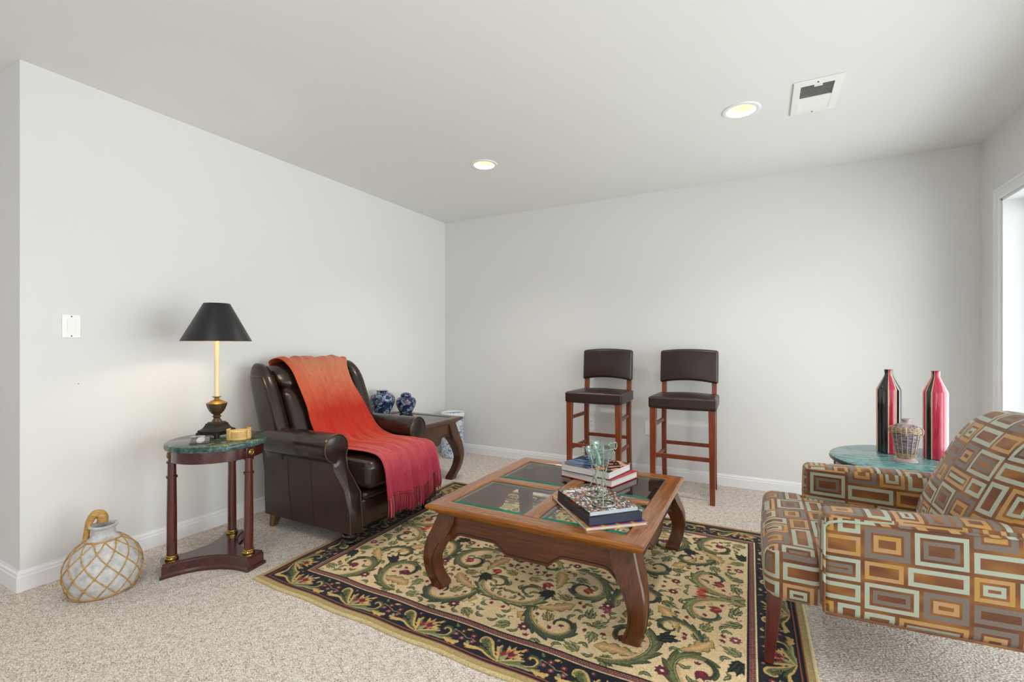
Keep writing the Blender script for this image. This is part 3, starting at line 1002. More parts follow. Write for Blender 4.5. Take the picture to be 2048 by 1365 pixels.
    for a in (2.4, 1.7, 1.0, .3, 3.0): fillpoly(bo, leaf((.184, .046), a, .034, .0105), [RED, ORA][int(a * 10) % 2])
    for a in (1.3, .6): fillpoly(bo, leaf((.186, .048), a, .040, .007), BUR)
    fillpoly(bo, leaf((.17, .018), 1.2, .04, .010), LG)
    # sprig of small flowers between the units
    fillpoly(bo, ribbon(catmull([(.300, .085), (.330, .078), (.352, .070), (.368, .060)], 6), lambda t: .0018), LG)
    fillpoly(bo, ribbon(catmull([(.0, .062), (.022, .066), (.044, .060)], 6), lambda t: .0018), LG)
    for p, rr_, c_ in (((.338, .088), .016, BUR), ((.318, .062), .013, MAUVE), ((.352, .050), .013, MAUVE), ((.020, .084), .014, RED), ((.030, .052), .012, MAUVE), ((.235, .104), .011, MAUVE), ((.118, .110), .009, MAUVE)):
        flower(bo, p, rr_, 6, c_, PEACH, p[0] * 9)
    for p, a in (((.345, .105), .3), ((.005, .105), 2.6), ((.010, .050), -1.0), ((.305, .100), 2.0), ((.222, .088), .9)):
        fillpoly(bo, leaf(p, a, .026, .007, .4), [GL, LG, MID][int(p[0] * 1000) % 3])
    d0 = .057
    # long sides, then short sides
    reps = max(1, round((W - 2 * d0) / ul))
    for i in range(nx):
        x = gx[i]
        if x < d0 or x > W - d0: continue
        u = int(((x - d0) / (W - 2 * d0) * reps % 1) * unx) % unx
        for (j0, flip) in ((int(d0 / px), False), (ny - int(d0 / px) - uny, True)):
            colm = bo[:, u] if not flip else bo[::-1, u]
            img[j0:j0 + uny, i] = colm
    reps = max(1, round((L - 2 * d0) / ul))
    for j in range(ny):
        y = gy[j]
        if y < d0 or y > L - d0: continue
        u = int(((y - d0) / (L - 2 * d0) * reps % 1) * unx) % unx
        e = min(y, L - y)                      # mitre the corners
        n_ = uny if e > .186 else max(0, int((e - d0) / px))
        i0 = int(d0 / px)
        img[j, i0:i0 + n_] = bo[:n_, u]
        img[j, nx - i0 - n_:nx - i0] = bo[:n_, u][::-1]
    # carved pile: soft height from darkness edges, plus per-tuft variation of dye
    lum = img.mean(2)
    img *= 1.12
    img *= (1 + .16 * rng.standard_normal((ny, nx, 1))).clip(.6, 1.4).astype(np.float32)
    # mesh on a grid, laid on the slightly skewed quadrilateral the rug makes
    c00, c10, c11, c01 = [np.array(p) for p in ((-2.163, 1.408), (.185, 1.365), (.158, 3.172), (-2.238, 3.188))]
    u = np.linspace(0, 1, nx + 1); v = np.linspace(0, 1, ny + 1)
    U, V = np.meshgrid(u, v)
    P = (1-U)[..., None]*(1-V)[..., None]*c00 + U[..., None]*(1-V)[..., None]*c10 + U[..., None]*V[..., None]*c11 + (1-U)[..., None]*V[..., None]*c01
    # wavering woven edge
    wob = .004 * np.sin(U * 37) * (V < .001) + .003 * np.sin(V * 31) * ((U < .001) | (U > .999))
    P[..., 1] += .0035 * np.sin(U * 41 + 1) * (1 - V); P[..., 0] += .003 * np.sin(V * 33) * (1 - U)
    Z = np.full(U.shape, RUGZ - .0006)
    e = np.minimum(np.minimum(U * W, (1-U) * W), np.minimum(V * L, (1-V) * L))
    Z *= np.clip(.12 + e / .010, 0, 1) ** .5
    Z += .0012 * np.exp(-((e - .035) / .010) ** 2)
    lumv = np.zeros(U.shape); lumv[:-1, :-1] = lum; lumv[-1] = lumv[-2]; lumv[:, -1] = lumv[:, -2]
    Z -= .0010 * (lumv < .02)
    co = np.concatenate([P, Z[..., None]], 2).reshape(-1, 3).astype(np.float32)
    nvx = nx + 1
    base = (np.arange(ny)[:, None] * nvx + np.arange(nx)[None, :]).ravel()
    quads = np.stack([base, base + 1, base + 1 + nvx, base + nvx], 1).astype(np.int32)
    # skirt down to the floor along the edge
    border = np.concatenate([np.arange(nx + 1), (np.arange(1, ny + 1)) * nvx + nx, ny * nvx + np.arange(nx - 1, -1, -1), np.arange(ny - 1, 0, -1) * nvx])
    nb = len(border); n0 = len(co)
    low = co[border].copy(); low[:, 2] = 0
    co = np.vstack([co, low])
    k = np.arange(nb); k2 = (k + 1) % nb
    sk = np.stack([border[k2], border[k], n0 + k, n0 + k2], 1).astype(np.int32)
    quads = np.vstack([quads, sk])
    me = bpy.data.meshes.new('area_rug')
    me.vertices.add(len(co)); me.vertices.foreach_set('co', co.ravel())
    me.loops.add(quads.size); me.loops.foreach_set('vertex_index', quads.ravel())
    me.polygons.add(len(quads)); me.polygons.foreach_set('loop_start', np.arange(0, quads.size, 4, dtype=np.int32))
    me.polygons.foreach_set('use_smooth', np.ones(len(quads), bool))
    me.update(calc_edges=True)
    vc = np.zeros((len(co), 4), np.float32); vc[:, 3] = 1
    full = np.zeros((ny + 1, nx + 1, 3), np.float32); full[:-1, :-1] = img; full[-1] = full[-2]; full[:, -1] = full[:, -2]
    vc[:n0, :3] = full.reshape(-1, 3); vc[n0:, :3] = GOLD
    at = me.color_attributes.new('dye', 'FLOAT_COLOR', 'POINT')
    at.data.foreach_set('color', vc.ravel())
    t = NT('wool_pile')
    a = t.n('ShaderNodeVertexColor'); a.layer_name = 'dye'
    v_ = t.coord('Object')
    n_ = t.noise(v_, 450, 2)
    t.col(t.mix(.35, a.outputs['Color'], t.ramp(n_, [(.3, '#8C8C8C'), (.7, '#FFFFFF')]), 'MULTIPLY'))
    t.set(Roughness=.9)
    t.b.inputs['Specular IOR Level'].default_value = .15
    t.b.inputs['Sheen Weight'].default_value = .1
    t.bump(n_, .5, .002)
    me.materials.append(t.m)
    o = bpy.data.objects.new('area_rug', me); C.objects.link(o)
    tag(o, 'cream floral scroll area rug with navy border under the coffee table', 'rug')
rug()

# ------------------------------------------------------------------ chow-leg tables
def apron_profile(z_leg, z_hi, z_ped, zt, half):
    """half outline (u from the leg at -half to the middle), mirrored; bottom contour then top"""
    f = [(-1, z_leg), (-.965, z_leg + .006), (-.93, z_leg + (z_hi - z_leg) * .55), (-.895, z_hi - .006), (-.85, z_hi), (-.42, z_hi),
         (-.385, z_hi - .004), (-.345, z_hi - .016), (-.315, z_ped + .022), (-.290, z_ped + .010), (-.262, z_ped + .006), (-.258, z_ped), (-.19, z_ped - .001)]
    bot = [(u * half, z) for u, z in f] + [(-u * half, z) for u, z in f[::-1]]
    return bot
def chow_table(root, hx, hy, zt, mats, z_leg, z_hi, z_ped, panes, legk=1.0, frame_w=.085, bar=.075, thick=.026, foot=0):
    (mx, my, mz, tx, ty) = mats
    zf = zt - thick           # underside of the top frame
    inset = .05
    # top frame: four mitred rails, moulded edge
    prof = [(0, zf + .004), (.004, zf), (0.0, zt - .008), (.006, zt - .001), (.012, zt)]
    bm = BM()
    edge = [(.046, zf - .026), (.040, zf - .018), (.034, zf - .017), (.030, zf - .009), (.018, zf - .007), (.014, zf + .001), (.008, zf + .001), (.002, zf + .004), (-.002, zf + .013), (.002, zt - .004), (.010, zt), (frame_w - .006, zt), (frame_w, zt - .004), (frame_w, zf - .006), (.04, zf - .006)]
    cn = [(-hx, -hy), (hx, -hy), (hx, hy), (-hx, hy)]
    sx = [(1, 1), (-1, 1), (-1, -1), (1, -1)]
    loops = [[(c[0] + s[0] * d, c[1] + s[1] * d, z) for d, z in edge] for c, s in zip(cn, sx)]
    rows = [[bm.verts.new(p) for p in lp] for lp in loops]
    n = len(edge)
    for i in range(4):
        a, b = rows[i], rows[(i + 1) % 4]
        for k in range(n):
            face(bm, [a[k], a[(k+1) % n], b[(k+1) % n], b[k]], 0 if i % 2 == 0 else 1)
    finish(bm, 'top_frame', [tx, ty], root, ang=25)
    ix, iy = hx - frame_w, hy - frame_w
    if panes == 4:
        bm = BM()
        for y0, y1 in ((-iy, iy),):
            loft(bm, [[(-bar/2, y, zf), (bar/2, y, zf), (bar/2, y, zt - .004), (bar/2 - .006, y, zt - .001), (-bar/2 + .006, y, zt - .001), (-bar/2, y, zt - .004)] for y in (y0, y1)])
        finish(bm, 'crossbar', ty, root)
        for a, b in ((-ix, -bar/2), (bar/2, ix)):
            bm = BM()
            loft(bm, [[(x, -bar/2, zf), (x, bar/2, zf), (x, bar/2, zt - .004), (x, bar/2 - .006, zt - .0013), (x, -bar/2 + .006, zt - .0013), (x, -bar/2, zt - .004)] for x in (a, b)])
            finish(bm, 'crossbar', tx, root)
        cells = [(a, b, c, d) for a, b in ((-ix, -bar/2), (bar/2, ix)) for c, d in ((-iy, -bar/2), (bar/2, iy))]
    else:
        cells = [(-ix, ix, -iy, iy)]
    for a, b, c, d in cells:
        g = .001; t0, t1 = zt - .014, zt - .002
        bv = .024
        bm = BM()
        o0 = [(a+g, c+g), (b-g, c+g), (b-g, d-g), (a+g, d-g)]
        i0 = [(a+bv, c+bv), (b-bv, c+bv), (b-bv, d-bv), (a+bv, d-bv)]
        v0 = [bm.verts.new((x, y, t1 - .0035)) for x, y in o0]; v1 = [bm.verts.new((x, y, t1)) for x, y in i0]
        vb = [bm.verts.new((x, y, t0)) for x, y in o0]
        face(bm, v1, 0)
        for k in range(4):
            j = (k + 1) % 4
            face(bm, [v0[k], v0[j], v1[j], v1[k]], 3 if k == 0 else 1)  # only the near bevel gets the painted refraction
            face(bm, [vb[k], vb[j], v0[j], v0[k]], 2)
        finish(bm, 'glass_pane', [M_glass, M_bevel, M_green, M_refrbev], root, ang=3)
        bm = BM()      # rebate the pane sits on
        w = .010
        for q in ((a, b, c, c + w), (a, b, d - w, d), (a, a + w, c + w, d - w), (b - w, b, c + w, d - w)):
            box(bm, q[0], q[1], q[2], q[3], zf, t0)
        finish(bm, 'glass_rebate', mx, root)
    # aprons
    for ax in ('y', 'x'):
        half = (hx if ax == 'y' else hy) - inset - .055
        for sg in (-1, 1):
            off = (hy if ax == 'y' else hx) - inset
            bm = BM()
            bot = apron_profile(z_leg, z_hi, z_ped, zf - .006, half)
            # front and back skins as strips so that the outline stays clean
            fr, bk, ft, bt = [], [], [], []
            def P(u, d, z): return (u, sg * d, z) if ax == 'y' else (sg * d, u, z)
            for u, z in bot:
                fr.append(bm.verts.new(P(u, off, z))); ft.append(bm.verts.new(P(u, off, zf - .006)))
                bk.append(bm.verts.new(P(u, off - .022, z))); bt.append(bm.verts.new(P(u, off - .022, zf - .006)))
            for i in range(len(bot) - 1):
                face(bm, [fr[i], fr[i+1], ft[i+1], ft[i]]); face(bm, [bk[i], bk[i+1], bt[i+1], bt[i]])
                face(bm, [fr[i], fr[i+1], bk[i+1], bk[i]]); face(bm, [ft[i], ft[i+1], bt[i+1], bt[i]])
            face(bm, [fr[0], ft[0], bt[0], bk[0]]); face(bm, [fr[-1], ft[-1], bt[-1], bk[-1]])
            o = finish(bm, 'apron', mx if ax == 'y' else my, root)
            bm = BM()   # carved line that follows the lower edge
            pts = [P(u, off + .0002, z + .013) for u, z in bot[1:-1]]
            tube(bm, pts, .0022, 6)
            finish(bm, 'carved_line', M_groove, o)
    # legs
    st = [(0, -.020, .066), (.02, -.017, .068), (.05, -.006, .066), (.09, .003, .064), (.14, .008, .066), (.19, .005, .078), (.235, -.005, .090),
          (.26, -.014, .096), (.285, -.023, .100), (.32, -.034, .100), (zf - .008, -.046, .09)]
    zk = (zf - .008) / .36
    st = [(z, o + foot * max(0, 1 - z / .12), w) for z, o, w in st]
    for sxn in (-1, 1):
        for syn in (-1, 1):
            bm = BM()
            loops = []
            S = catmull([(z if i == len(st) - 1 else z * zk * legk, o, w) for i, (z, o, w) in enumerate(st)], 4)
            for z, o, w in S:
                ox, oy = hx + o, hy + o
                c = .006
                pts = [(ox - w, oy - w), (ox, oy - w), (ox, oy - c), (ox - c, oy), (ox - w, oy)]
                loops.append([(sxn * x, syn * y, z) for x, y in pts])
            loft(bm, loops)
            lg = finish(bm, 'leg', mz, root, ang=30)
            bm = BM()   # carved line down the inner edge of both show faces
            for sw in (0, 1):
                ps = []
                for z, o, w in S:
                    if z > z_leg + .012 or z < .012: continue
                    a_, b_ = (hx if not sw else hy) + o - w + .012, (hy if not sw else hx) + o + .0003
                    x, y = (a_, b_) if not sw else (b_, a_)
                    ps.append((sxn * x, syn * y, z))
                tube(bm, ps, .002, 6)
            finish(bm, 'carved_line', M_groove, lg)

r = thing('coffee_table', 'square walnut coffee table with four glass panes on the floral rug', 'coffee table', (-.8715, 2.244, RUGZ))
ZT = .395 - RUGZ
chow_table(r, .498, .515, ZT, (M_walx, M_waly, M_walz, M_littopx, M_littopy), .210, .248, .204, 4)
ET = (-2.595, 3.015, 0)
r = thing('end_table', 'dark wooden end table with glass top in the corner beside the leather recliner', 'end table', ET)
chow_table(r, .362, .318, .522, (M_endw, M_endw, M_endz, M_endw, M_endw), .322, .375, .318, 1, 1.0, .075, foot=-.022)

# ------------------------------------------------------------------ books and candle holders on the coffee table
def cover_mat(name, stops, scale, rough=.25, stretch=(1, 1, 1), mul=.7):
    t = NT(name)
    v = t.coord('Object', scale=stretch)
    n = t.vor(v, scale, out='Color')
    sp = t.n('ShaderNodeSeparateXYZ'); t.l(n, sp.inputs[0])
    c = t.ramp(sp.outputs[0], stops, True)
    n2 = t.noise(v, scale * 1.6, 4, .7)
    c = t.mix(mul, c, t.ramp(n2, [(.35, '#555555'), (.65, '#FFFFFF')]), 'MULTIPLY')
    t.col(c); t.set(Roughness=rough)
    t.b.inputs['Coat Weight'].default_value = .4
    return t
M_pages = NT('page_edges')
_v = M_pages.coord('Object', scale=(3, 3, 600))
M_pages.col(M_pages.ramp(M_pages.noise(_v, 1, 2), [(.3, '#C9C7C2'), (.7, '#EFEDE8')])); M_pages.set(Roughness=.7); M_pages = M_pages.m
M_collage = cover_mat('photo_collage_cover', [(0, '#1E1418'), (.22, '#8A5240'), (.36, '#E6E2E2'), (.45, '#2A2028'), (.55, '#C8682C'), (.62, '#F2EEEC'), (.70, '#3A3A48'), (.79, '#A05E48'), (.88, '#F0A820'), (.93, '#141014')], 85, stretch=(1, 1.5, 1), mul=.4).m
def blue_cover():
    t = NT('dark_blue_cover')
    v = t.coord('Object', scale=(2, 7, 1))
    n = t.noise(v, 3, 3, .6, 1.5)
    bl = t.ramp(n, [(.40, '#0C1A2C'), (.52, '#12355A'), (.58, '#1C76B0'), (.62, '#A8D4E8'), (.66, '#10304E')])
    v2 = t.coord('Object')
    c2 = t.vor(v2, 46, out='Color'); sp = t.n('ShaderNodeSeparateXYZ'); t.l(c2, sp.inputs[0])
    pk = t.ramp(sp.outputs[0], [(0, '#191419'), (.35, '#C98A6C'), (.6, '#E0A88A'), (.8, '#2A2228')], True)
    s2 = t.n('ShaderNodeSeparateXYZ'); t.l(v2, s2.inputs[0])
    m = t.math('ADD', t.math('MULTIPLY', s2.outputs[0], 8), t.noise(v2, 14, 2))
    t.col(t.mix(t.ramp(m, [(.75, '#000000'), (.9, '#FFFFFF')]), bl, pk))
    t.set(Roughness=.2); t.b.inputs['Coat Weight'].default_value = .4
    return t.m
M_bluec = blue_cover()
M_redc = plain('crimson_cloth', '#B0182E', .45)
M_bluespine = plain('navy_cloth', '#1E2740', .4)
M_slip = plain('black_slipcase', '#20222A', .45)
def plaid_mat():
    t = NT('plaid_cover')
    v = t.coord('Object')
    s = t.n('ShaderNodeSeparateXYZ'); t.l(v, s.inputs[0])
    bx = t.math('FRACT', t.math('MULTIPLY', s.outputs[0], 15)); by = t.math('FRACT', t.math('MULTIPLY', s.outputs[1], 15))
    c = t.mix(t.math('LESS_THAN', by, .45), '#3B2A78', '#6B2450')
    st = t.math('LESS_THAN', t.math('FRACT', t.math('MULTIPLY', bx, 9)), .5)
    b = t.math('MULTIPLY', t.math('LESS_THAN', bx, .36), st)
    c = t.mix(b, c, '#E8913A')
    st2 = t.math('MULTIPLY', t.math('LESS_THAN', by, .2), t.math('LESS_THAN', t.math('FRACT', t.math('MULTIPLY', by, 12)), .5))
    c = t.mix(t.math('MULTIPLY', st2, .8), c, '#D8C63A')
    t.col(c); t.set(Roughness=.35)
    return t.m
M_plaid = plaid_mat()
TZ = .395
CK = (1.131 - .395) / (1.131 - .415)
def book(name, label, x, y, z, rz, w, d, h, cover, pages=M_pages, spine=None, spine_side='y-', board=.003, group=None, over=.004):
    """w along local x, d along local y; hard boards top and bottom, page block between"""
    r = thing(name, label, 'book', (x, y, z), rz, group)
    bm = BM(); box(bm, -w/2, w/2, -d/2, d/2, h - board, h); finish(bm, 'front_cover', cover, r, bevel=.001)
    bm = BM(); box(bm, -w/2, w/2, -d/2, d/2, 0, board); finish(bm, 'back_cover', spine or cover, r, bevel=.001)
    bm = BM()
    x0, x1, y0, y1 = -w/2 + over, w/2 - over, -d/2 + over, d/2 - over
    sp = {'y-': (-w/2, w/2, -d/2, -d/2 + over), 'y+': (-w/2, w/2, d/2 - over, d/2), 'x-': (-w/2, -w/2 + over, -d/2, d/2), 'x+': (w/2 - over, w/2, -d/2, d/2)}[spine_side]
    box(bm, x0, x1, y0, y1, board, h - board); finish(bm, 'pages', pages, r)
    bm = BM(); box(bm, *sp, board, h - board); finish(bm, 'spine', spine or cover, r)
    return r
def cxy(l, f, rgt):
    """book centre and angle from three corner points (left, front, right)"""
    l, f, rgt = [(p[0] * CK, p[1] * CK) for p in (l, f, rgt)]
    c = ((l[0] + rgt[0]) / 2, (l[1] + rgt[1]) / 2)
    a = math.atan2(f[1] - l[1], f[0] - l[0])
    return c, a, math.hypot(f[0]-l[0], f[1]-l[1]), math.hypot(rgt[0]-f[0], rgt[1]-f[1])
c, a, w, d = cxy((-.957, 2.395), (-.648, 2.304), (-.59, 2.556))
book('red_book', 'thick red hardback book under the blue one at the back of the coffee table', c[0], c[1], TZ, a, w, d, .036, M_redc, spine=M_redc, spine_side='y+', group=None)
c, a, w, d = cxy((-.955, 2.375), (-.668, 2.312), (-.620, 2.548))
book('blue_book', 'thick hardback book with blue photo cover on top of the red book', c[0], c[1], TZ + .036, a, w, d, .040, M_bluec, spine=M_bluespine, spine_side='y+')
c, a, w, d = cxy((-.855, 2.021), (-.586, 1.718), (-.395, 1.898))
book('plaid_book', 'thin book with purple and orange plaid cover at bottom of the front stack', c[0], c[1], TZ, a, w, d, .013, M_plaid, spine=M_plaid, spine_side='x-', board=.002)
# black slipcase book, then the photo book on it
c, a, w, d = cxy((-.806, 1.962), (-.585, 1.742), (-.418, 1.908))
r = thing('black_book', 'thick black boxed book between the plaid book and the photo book', 'book', (c[0], c[1], TZ + .013), a)
bm = BM(); box(bm, -w/2, w/2, -d/2, d/2, 0, .034); finish(bm, 'slipcase', M_slip, r, bevel=.0015)
bm = BM(); box(bm, w/2 - .001, w/2 + .0006, -d/2 + .006, d/2 - .006, .004, .030); finish(bm, 'spine', M_bluespine, r)
PBZ = TZ + .047
r = book('photo_book', 'large book with sports photo collage cover under the two candle holders', c[0] - .004, c[1] - .002, PBZ, a + .02, w - .016, d - .012, .021, M_collage, plain('pale_spine', '#B9C4CC', .35), spine=M_black, spine_side='y-', board=.0025)
def text(body, size, loc, rot, m, parent, name='title'):
    cu = bpy.data.curves.new('t', 'FONT'); cu.body = body; cu.size = size; cu.extrude = .0003; cu.align_x = 'CENTER'; cu.align_y = 'CENTER'
    o = bpy.data.objects.new('t', cu); C.objects.link(o)
    bpy.context.view_layer.update()
    me = bpy.data.meshes.new_from_object(o.evaluated_get(bpy.context.evaluated_depsgraph_get()))
    bpy.data.objects.remove(o)
    me.name = name; me.materials.clear(); me.materials.append(m)
    p = bpy.data.objects.new(name, me); C.objects.link(p)
    p.location = loc; p.rotation_euler = rot; p.parent = parent
    return p
M_ink = plain('white_ink', '#F0EEEA', .5)
text('SUPER BOWL', .035, (-.112, .0, .0213), (0, 0, PI/2), M_ink, r)

M_verd = NT('verdigris_iron')
_v = M_verd.coord('Object')
M_verd.col(M_verd.ramp(M_verd.noise(_v, 60, 4), [(.35, '#66735F'), (.5, '#86998A'), (.68, '#A3B8AA')])); M_verd.set(Roughness=.55)
M_verd = M_verd.m
def holder(x, y, z, H, rb, rc, label, rz=0):
    r = thing('candle_holder', label, 'candle holder', (x, y, z), rz, 'wire candle holders on the photo book')
    zw = H * .36          # height of the binding
    zr = H * .90          # height of the rim hoop
    bm = BM(); tube(bm, [(rb * math.cos(t), rb * math.sin(t), .003) for t in np.linspace(0, 2*PI, 33)[:-1]], .0028, 8, True)
    finish(bm, 'base_ring', M_verd, r)
    for k in range(3):
        a = 2 * PI * k / 3 + .5
        ca, sa = math.cos(a), math.sin(a)
        rad = [(rb, .003), (rb * .72, .020), (rb * .36, .05), (.010, zw * .85), (.0045, zw), (.008, zw * 1.25), (rc * .5, zw + (zr - zw) * .55), (rc * .96, zr),
               (rc * 1.12, zr + .016), (rc * 1.38, zr + .018), (rc * 1.46, zr + .002), (rc * 1.30, zr - .010), (rc * 1.16, zr - .002)]
        bm = BM(); tube(bm, [(q * ca, q * sa, z_) for q, z_ in catmull(rad, 5)], .0021, 7)
        finish(bm, 'wire_leg', M_verd, r)
        # dangling curl
        bm = BM(); t_ = a + 1.05
        cu = [(rc * 1.02, zr), (rc * 1.15, zr - .012), (rc * 1.12, zr - .032), (rc * .98, zr - .042), (rc * .94, zr - .030), (rc * 1.02, zr - .026)]
        tube(bm, [(q * math.cos(t_), q * math.sin(t_), z_) for q, z_ in catmull(cu, 5)], .0017, 6)
        finish(bm, 'wire_curl', M_verd, r)
    bm = BM()
    tube(bm, [(.0072 * math.cos(t), .0072 * math.sin(t), zw - .009 + .018 * t / (8 * PI)) for t in np.linspace(0, 8*PI, 80)], .0022, 6)
    finish(bm, 'wire_binding', M_verd, r)
    bm = BM(); tube(bm, [(rc * 1.01 * math.cos(t), rc * 1.01 * math.sin(t), zr) for t in np.linspace(0, 2*PI, 41)[:-1]], .0018, 7, True)
    finish(bm, 'hoop', M_verd, r)
    bm = BM()
    ch = H * .30
    outp = [(.001, zr - ch), (.010, zr - ch + .001), (.014, zr - ch + .006), (.017, zr - ch * .72), (rc * .62, zr - ch * .38), (rc * .90, zr - .01), (rc * .97, zr + .004), (rc, zr + H * .10)]
    lathe(bm, outp[:-1] + [(rc, zr + H * .075), (rc + .0015, zr + H * .08), (rc - .0005, zr + H * .085), (rc - .002, zr + H * .08), (rc - .002, zr + H * .07)], 36, capb=False, capt=False)
    finish(bm, 'glass_cup', M_cup, r, ang=60)
    return r
HZ = PBZ + .021
holder(-.581, 1.918, HZ, .262, .049, .044, 'taller green wire candle holder with glass cup, nearer the viewer', .3)
holder(-.652, 2.027, HZ, .215, .047, .040, 'shorter green wire candle holder with glass cup, behind the taller one', 1.1)

# ------------------------------------------------------------------ round side table with marble top, lamp and small things
SX, SY = -2.500, 1.449
def column_table(root, R, zt, angs, rc, wood, woodz, marb, marbr, base=True):
    bm = BM()
    lathe(bm, [(R - .012, zt - .030), (R - .003, zt - .028), (R, zt - .022), (R, zt - .010), (R - .003, zt - .003), (R - .010, zt)], 72, miz=[1, 1, 1, 1, 0, 0])
    finish(bm, 'marble_top', [marb, marbr], root)
    ra = R - .022
    bm = BM(); lathe(bm, [(ra, zt - .086), (ra, zt - .030), (ra - .02, zt - .030), (ra - .02, zt - .086), (ra, zt - .086)], 72, capb=False, capt=False)
    finish(bm, 'apron', wood, root)
    for a in angs:
        ca, sa = math.cos(a), math.sin(a)
        M = Matrix.Translation((0, 0, 0)) @ Matrix.Rotation(a, 4, 'Z')
        bm = BM(); box(bm, ra - .038, ra + .005, -.028, .028, zt - .086, zt - .031, M=M)
        blk = finish(bm, 'corner_block', wood, root, bevel=.002)
        bm = BM()
        lathe(bm, [(.001, 0), (.015, 0), (.0155, .002), (.012, .0045), (.010, .003), (.007, .003), (.005, .006), (.001, .0065)], 24,
              M=M @ Matrix.Translation((ra + .005, 0, zt - .058)) @ Matrix.Rotation(PI/2, 4, 'Y'))
        finish(bm, 'brass_rosette', M_brass, blk)
        bm = BM()
        zc = zt - .086
        lathe(bm, [(.022, .078), (.0215, .30), (.0195, zc - .085), (.0245, zc - .083), (.0245, zc - .073), (.019, zc - .071), (.018, zc - .012), (.023, zc - .010), (.023, zc)], 28, c=(rc * ca, rc * sa, 0))
        col = finish(bm, 'column', woodz, root)
        bm = BM(); lathe(bm, [(.024, .070), (.0285, .072), (.029, .078), (.025, .082), (.0265, .086), (.0255, .090), (.0225, .092)], 28, c=(rc * ca, rc * sa, 0))
        finish(bm, 'brass_collar', M_brass, col)
    if base:
        def outline(re, hw, rin):
            pts = []
            n = len(angs)
            for i, a in enumerate(angs):
                b = angs[(i + 1) % n]
                if b < a: b += 2 * PI
                p0 = Vector((re * math.cos(a) - hw * math.sin(a), re * math.sin(a) + hw * math.cos(a)))
                p1 = Vector((re * math.cos(b) + hw * math.sin(b), re * math.sin(b) - hw * math.cos(b)))
                q = Vector((re * math.cos(a) + hw * math.sin(a), re * math.sin(a) - hw * math.cos(a)))
                pts.append(q)
                m = (a + b) / 2; ctrl = Vector((rin * math.cos(m), rin * math.sin(m)))
                for k in range(15):
                    t = k / 14
                    pts.append(p0 * (1-t)**2 + ctrl * 2*t*(1-t) + p1 * t*t)
            return pts
        bm = BM()
        lv = [(.008, 0), (.008, .012), (.003, .017), (0, .020), (0, .058), (-.004, .062), (-.004, .070)]
        loft(bm, [[(p.x, p.y, z) for p in outline(.243 + g, .050 + g, .015 + g)] for g, z in lv])
        finish(bm, 'base', wood, root, ang=30)
r = thing('side_table', 'round green marble side table on three mahogany columns under the lamp', 'side table', (SX, SY, 0))
column_table(r, .2315, .643, [math.radians(x) for x in (-112, 11, 131)], .198, M_mah, M_mahz, M_marb, M_marbr)

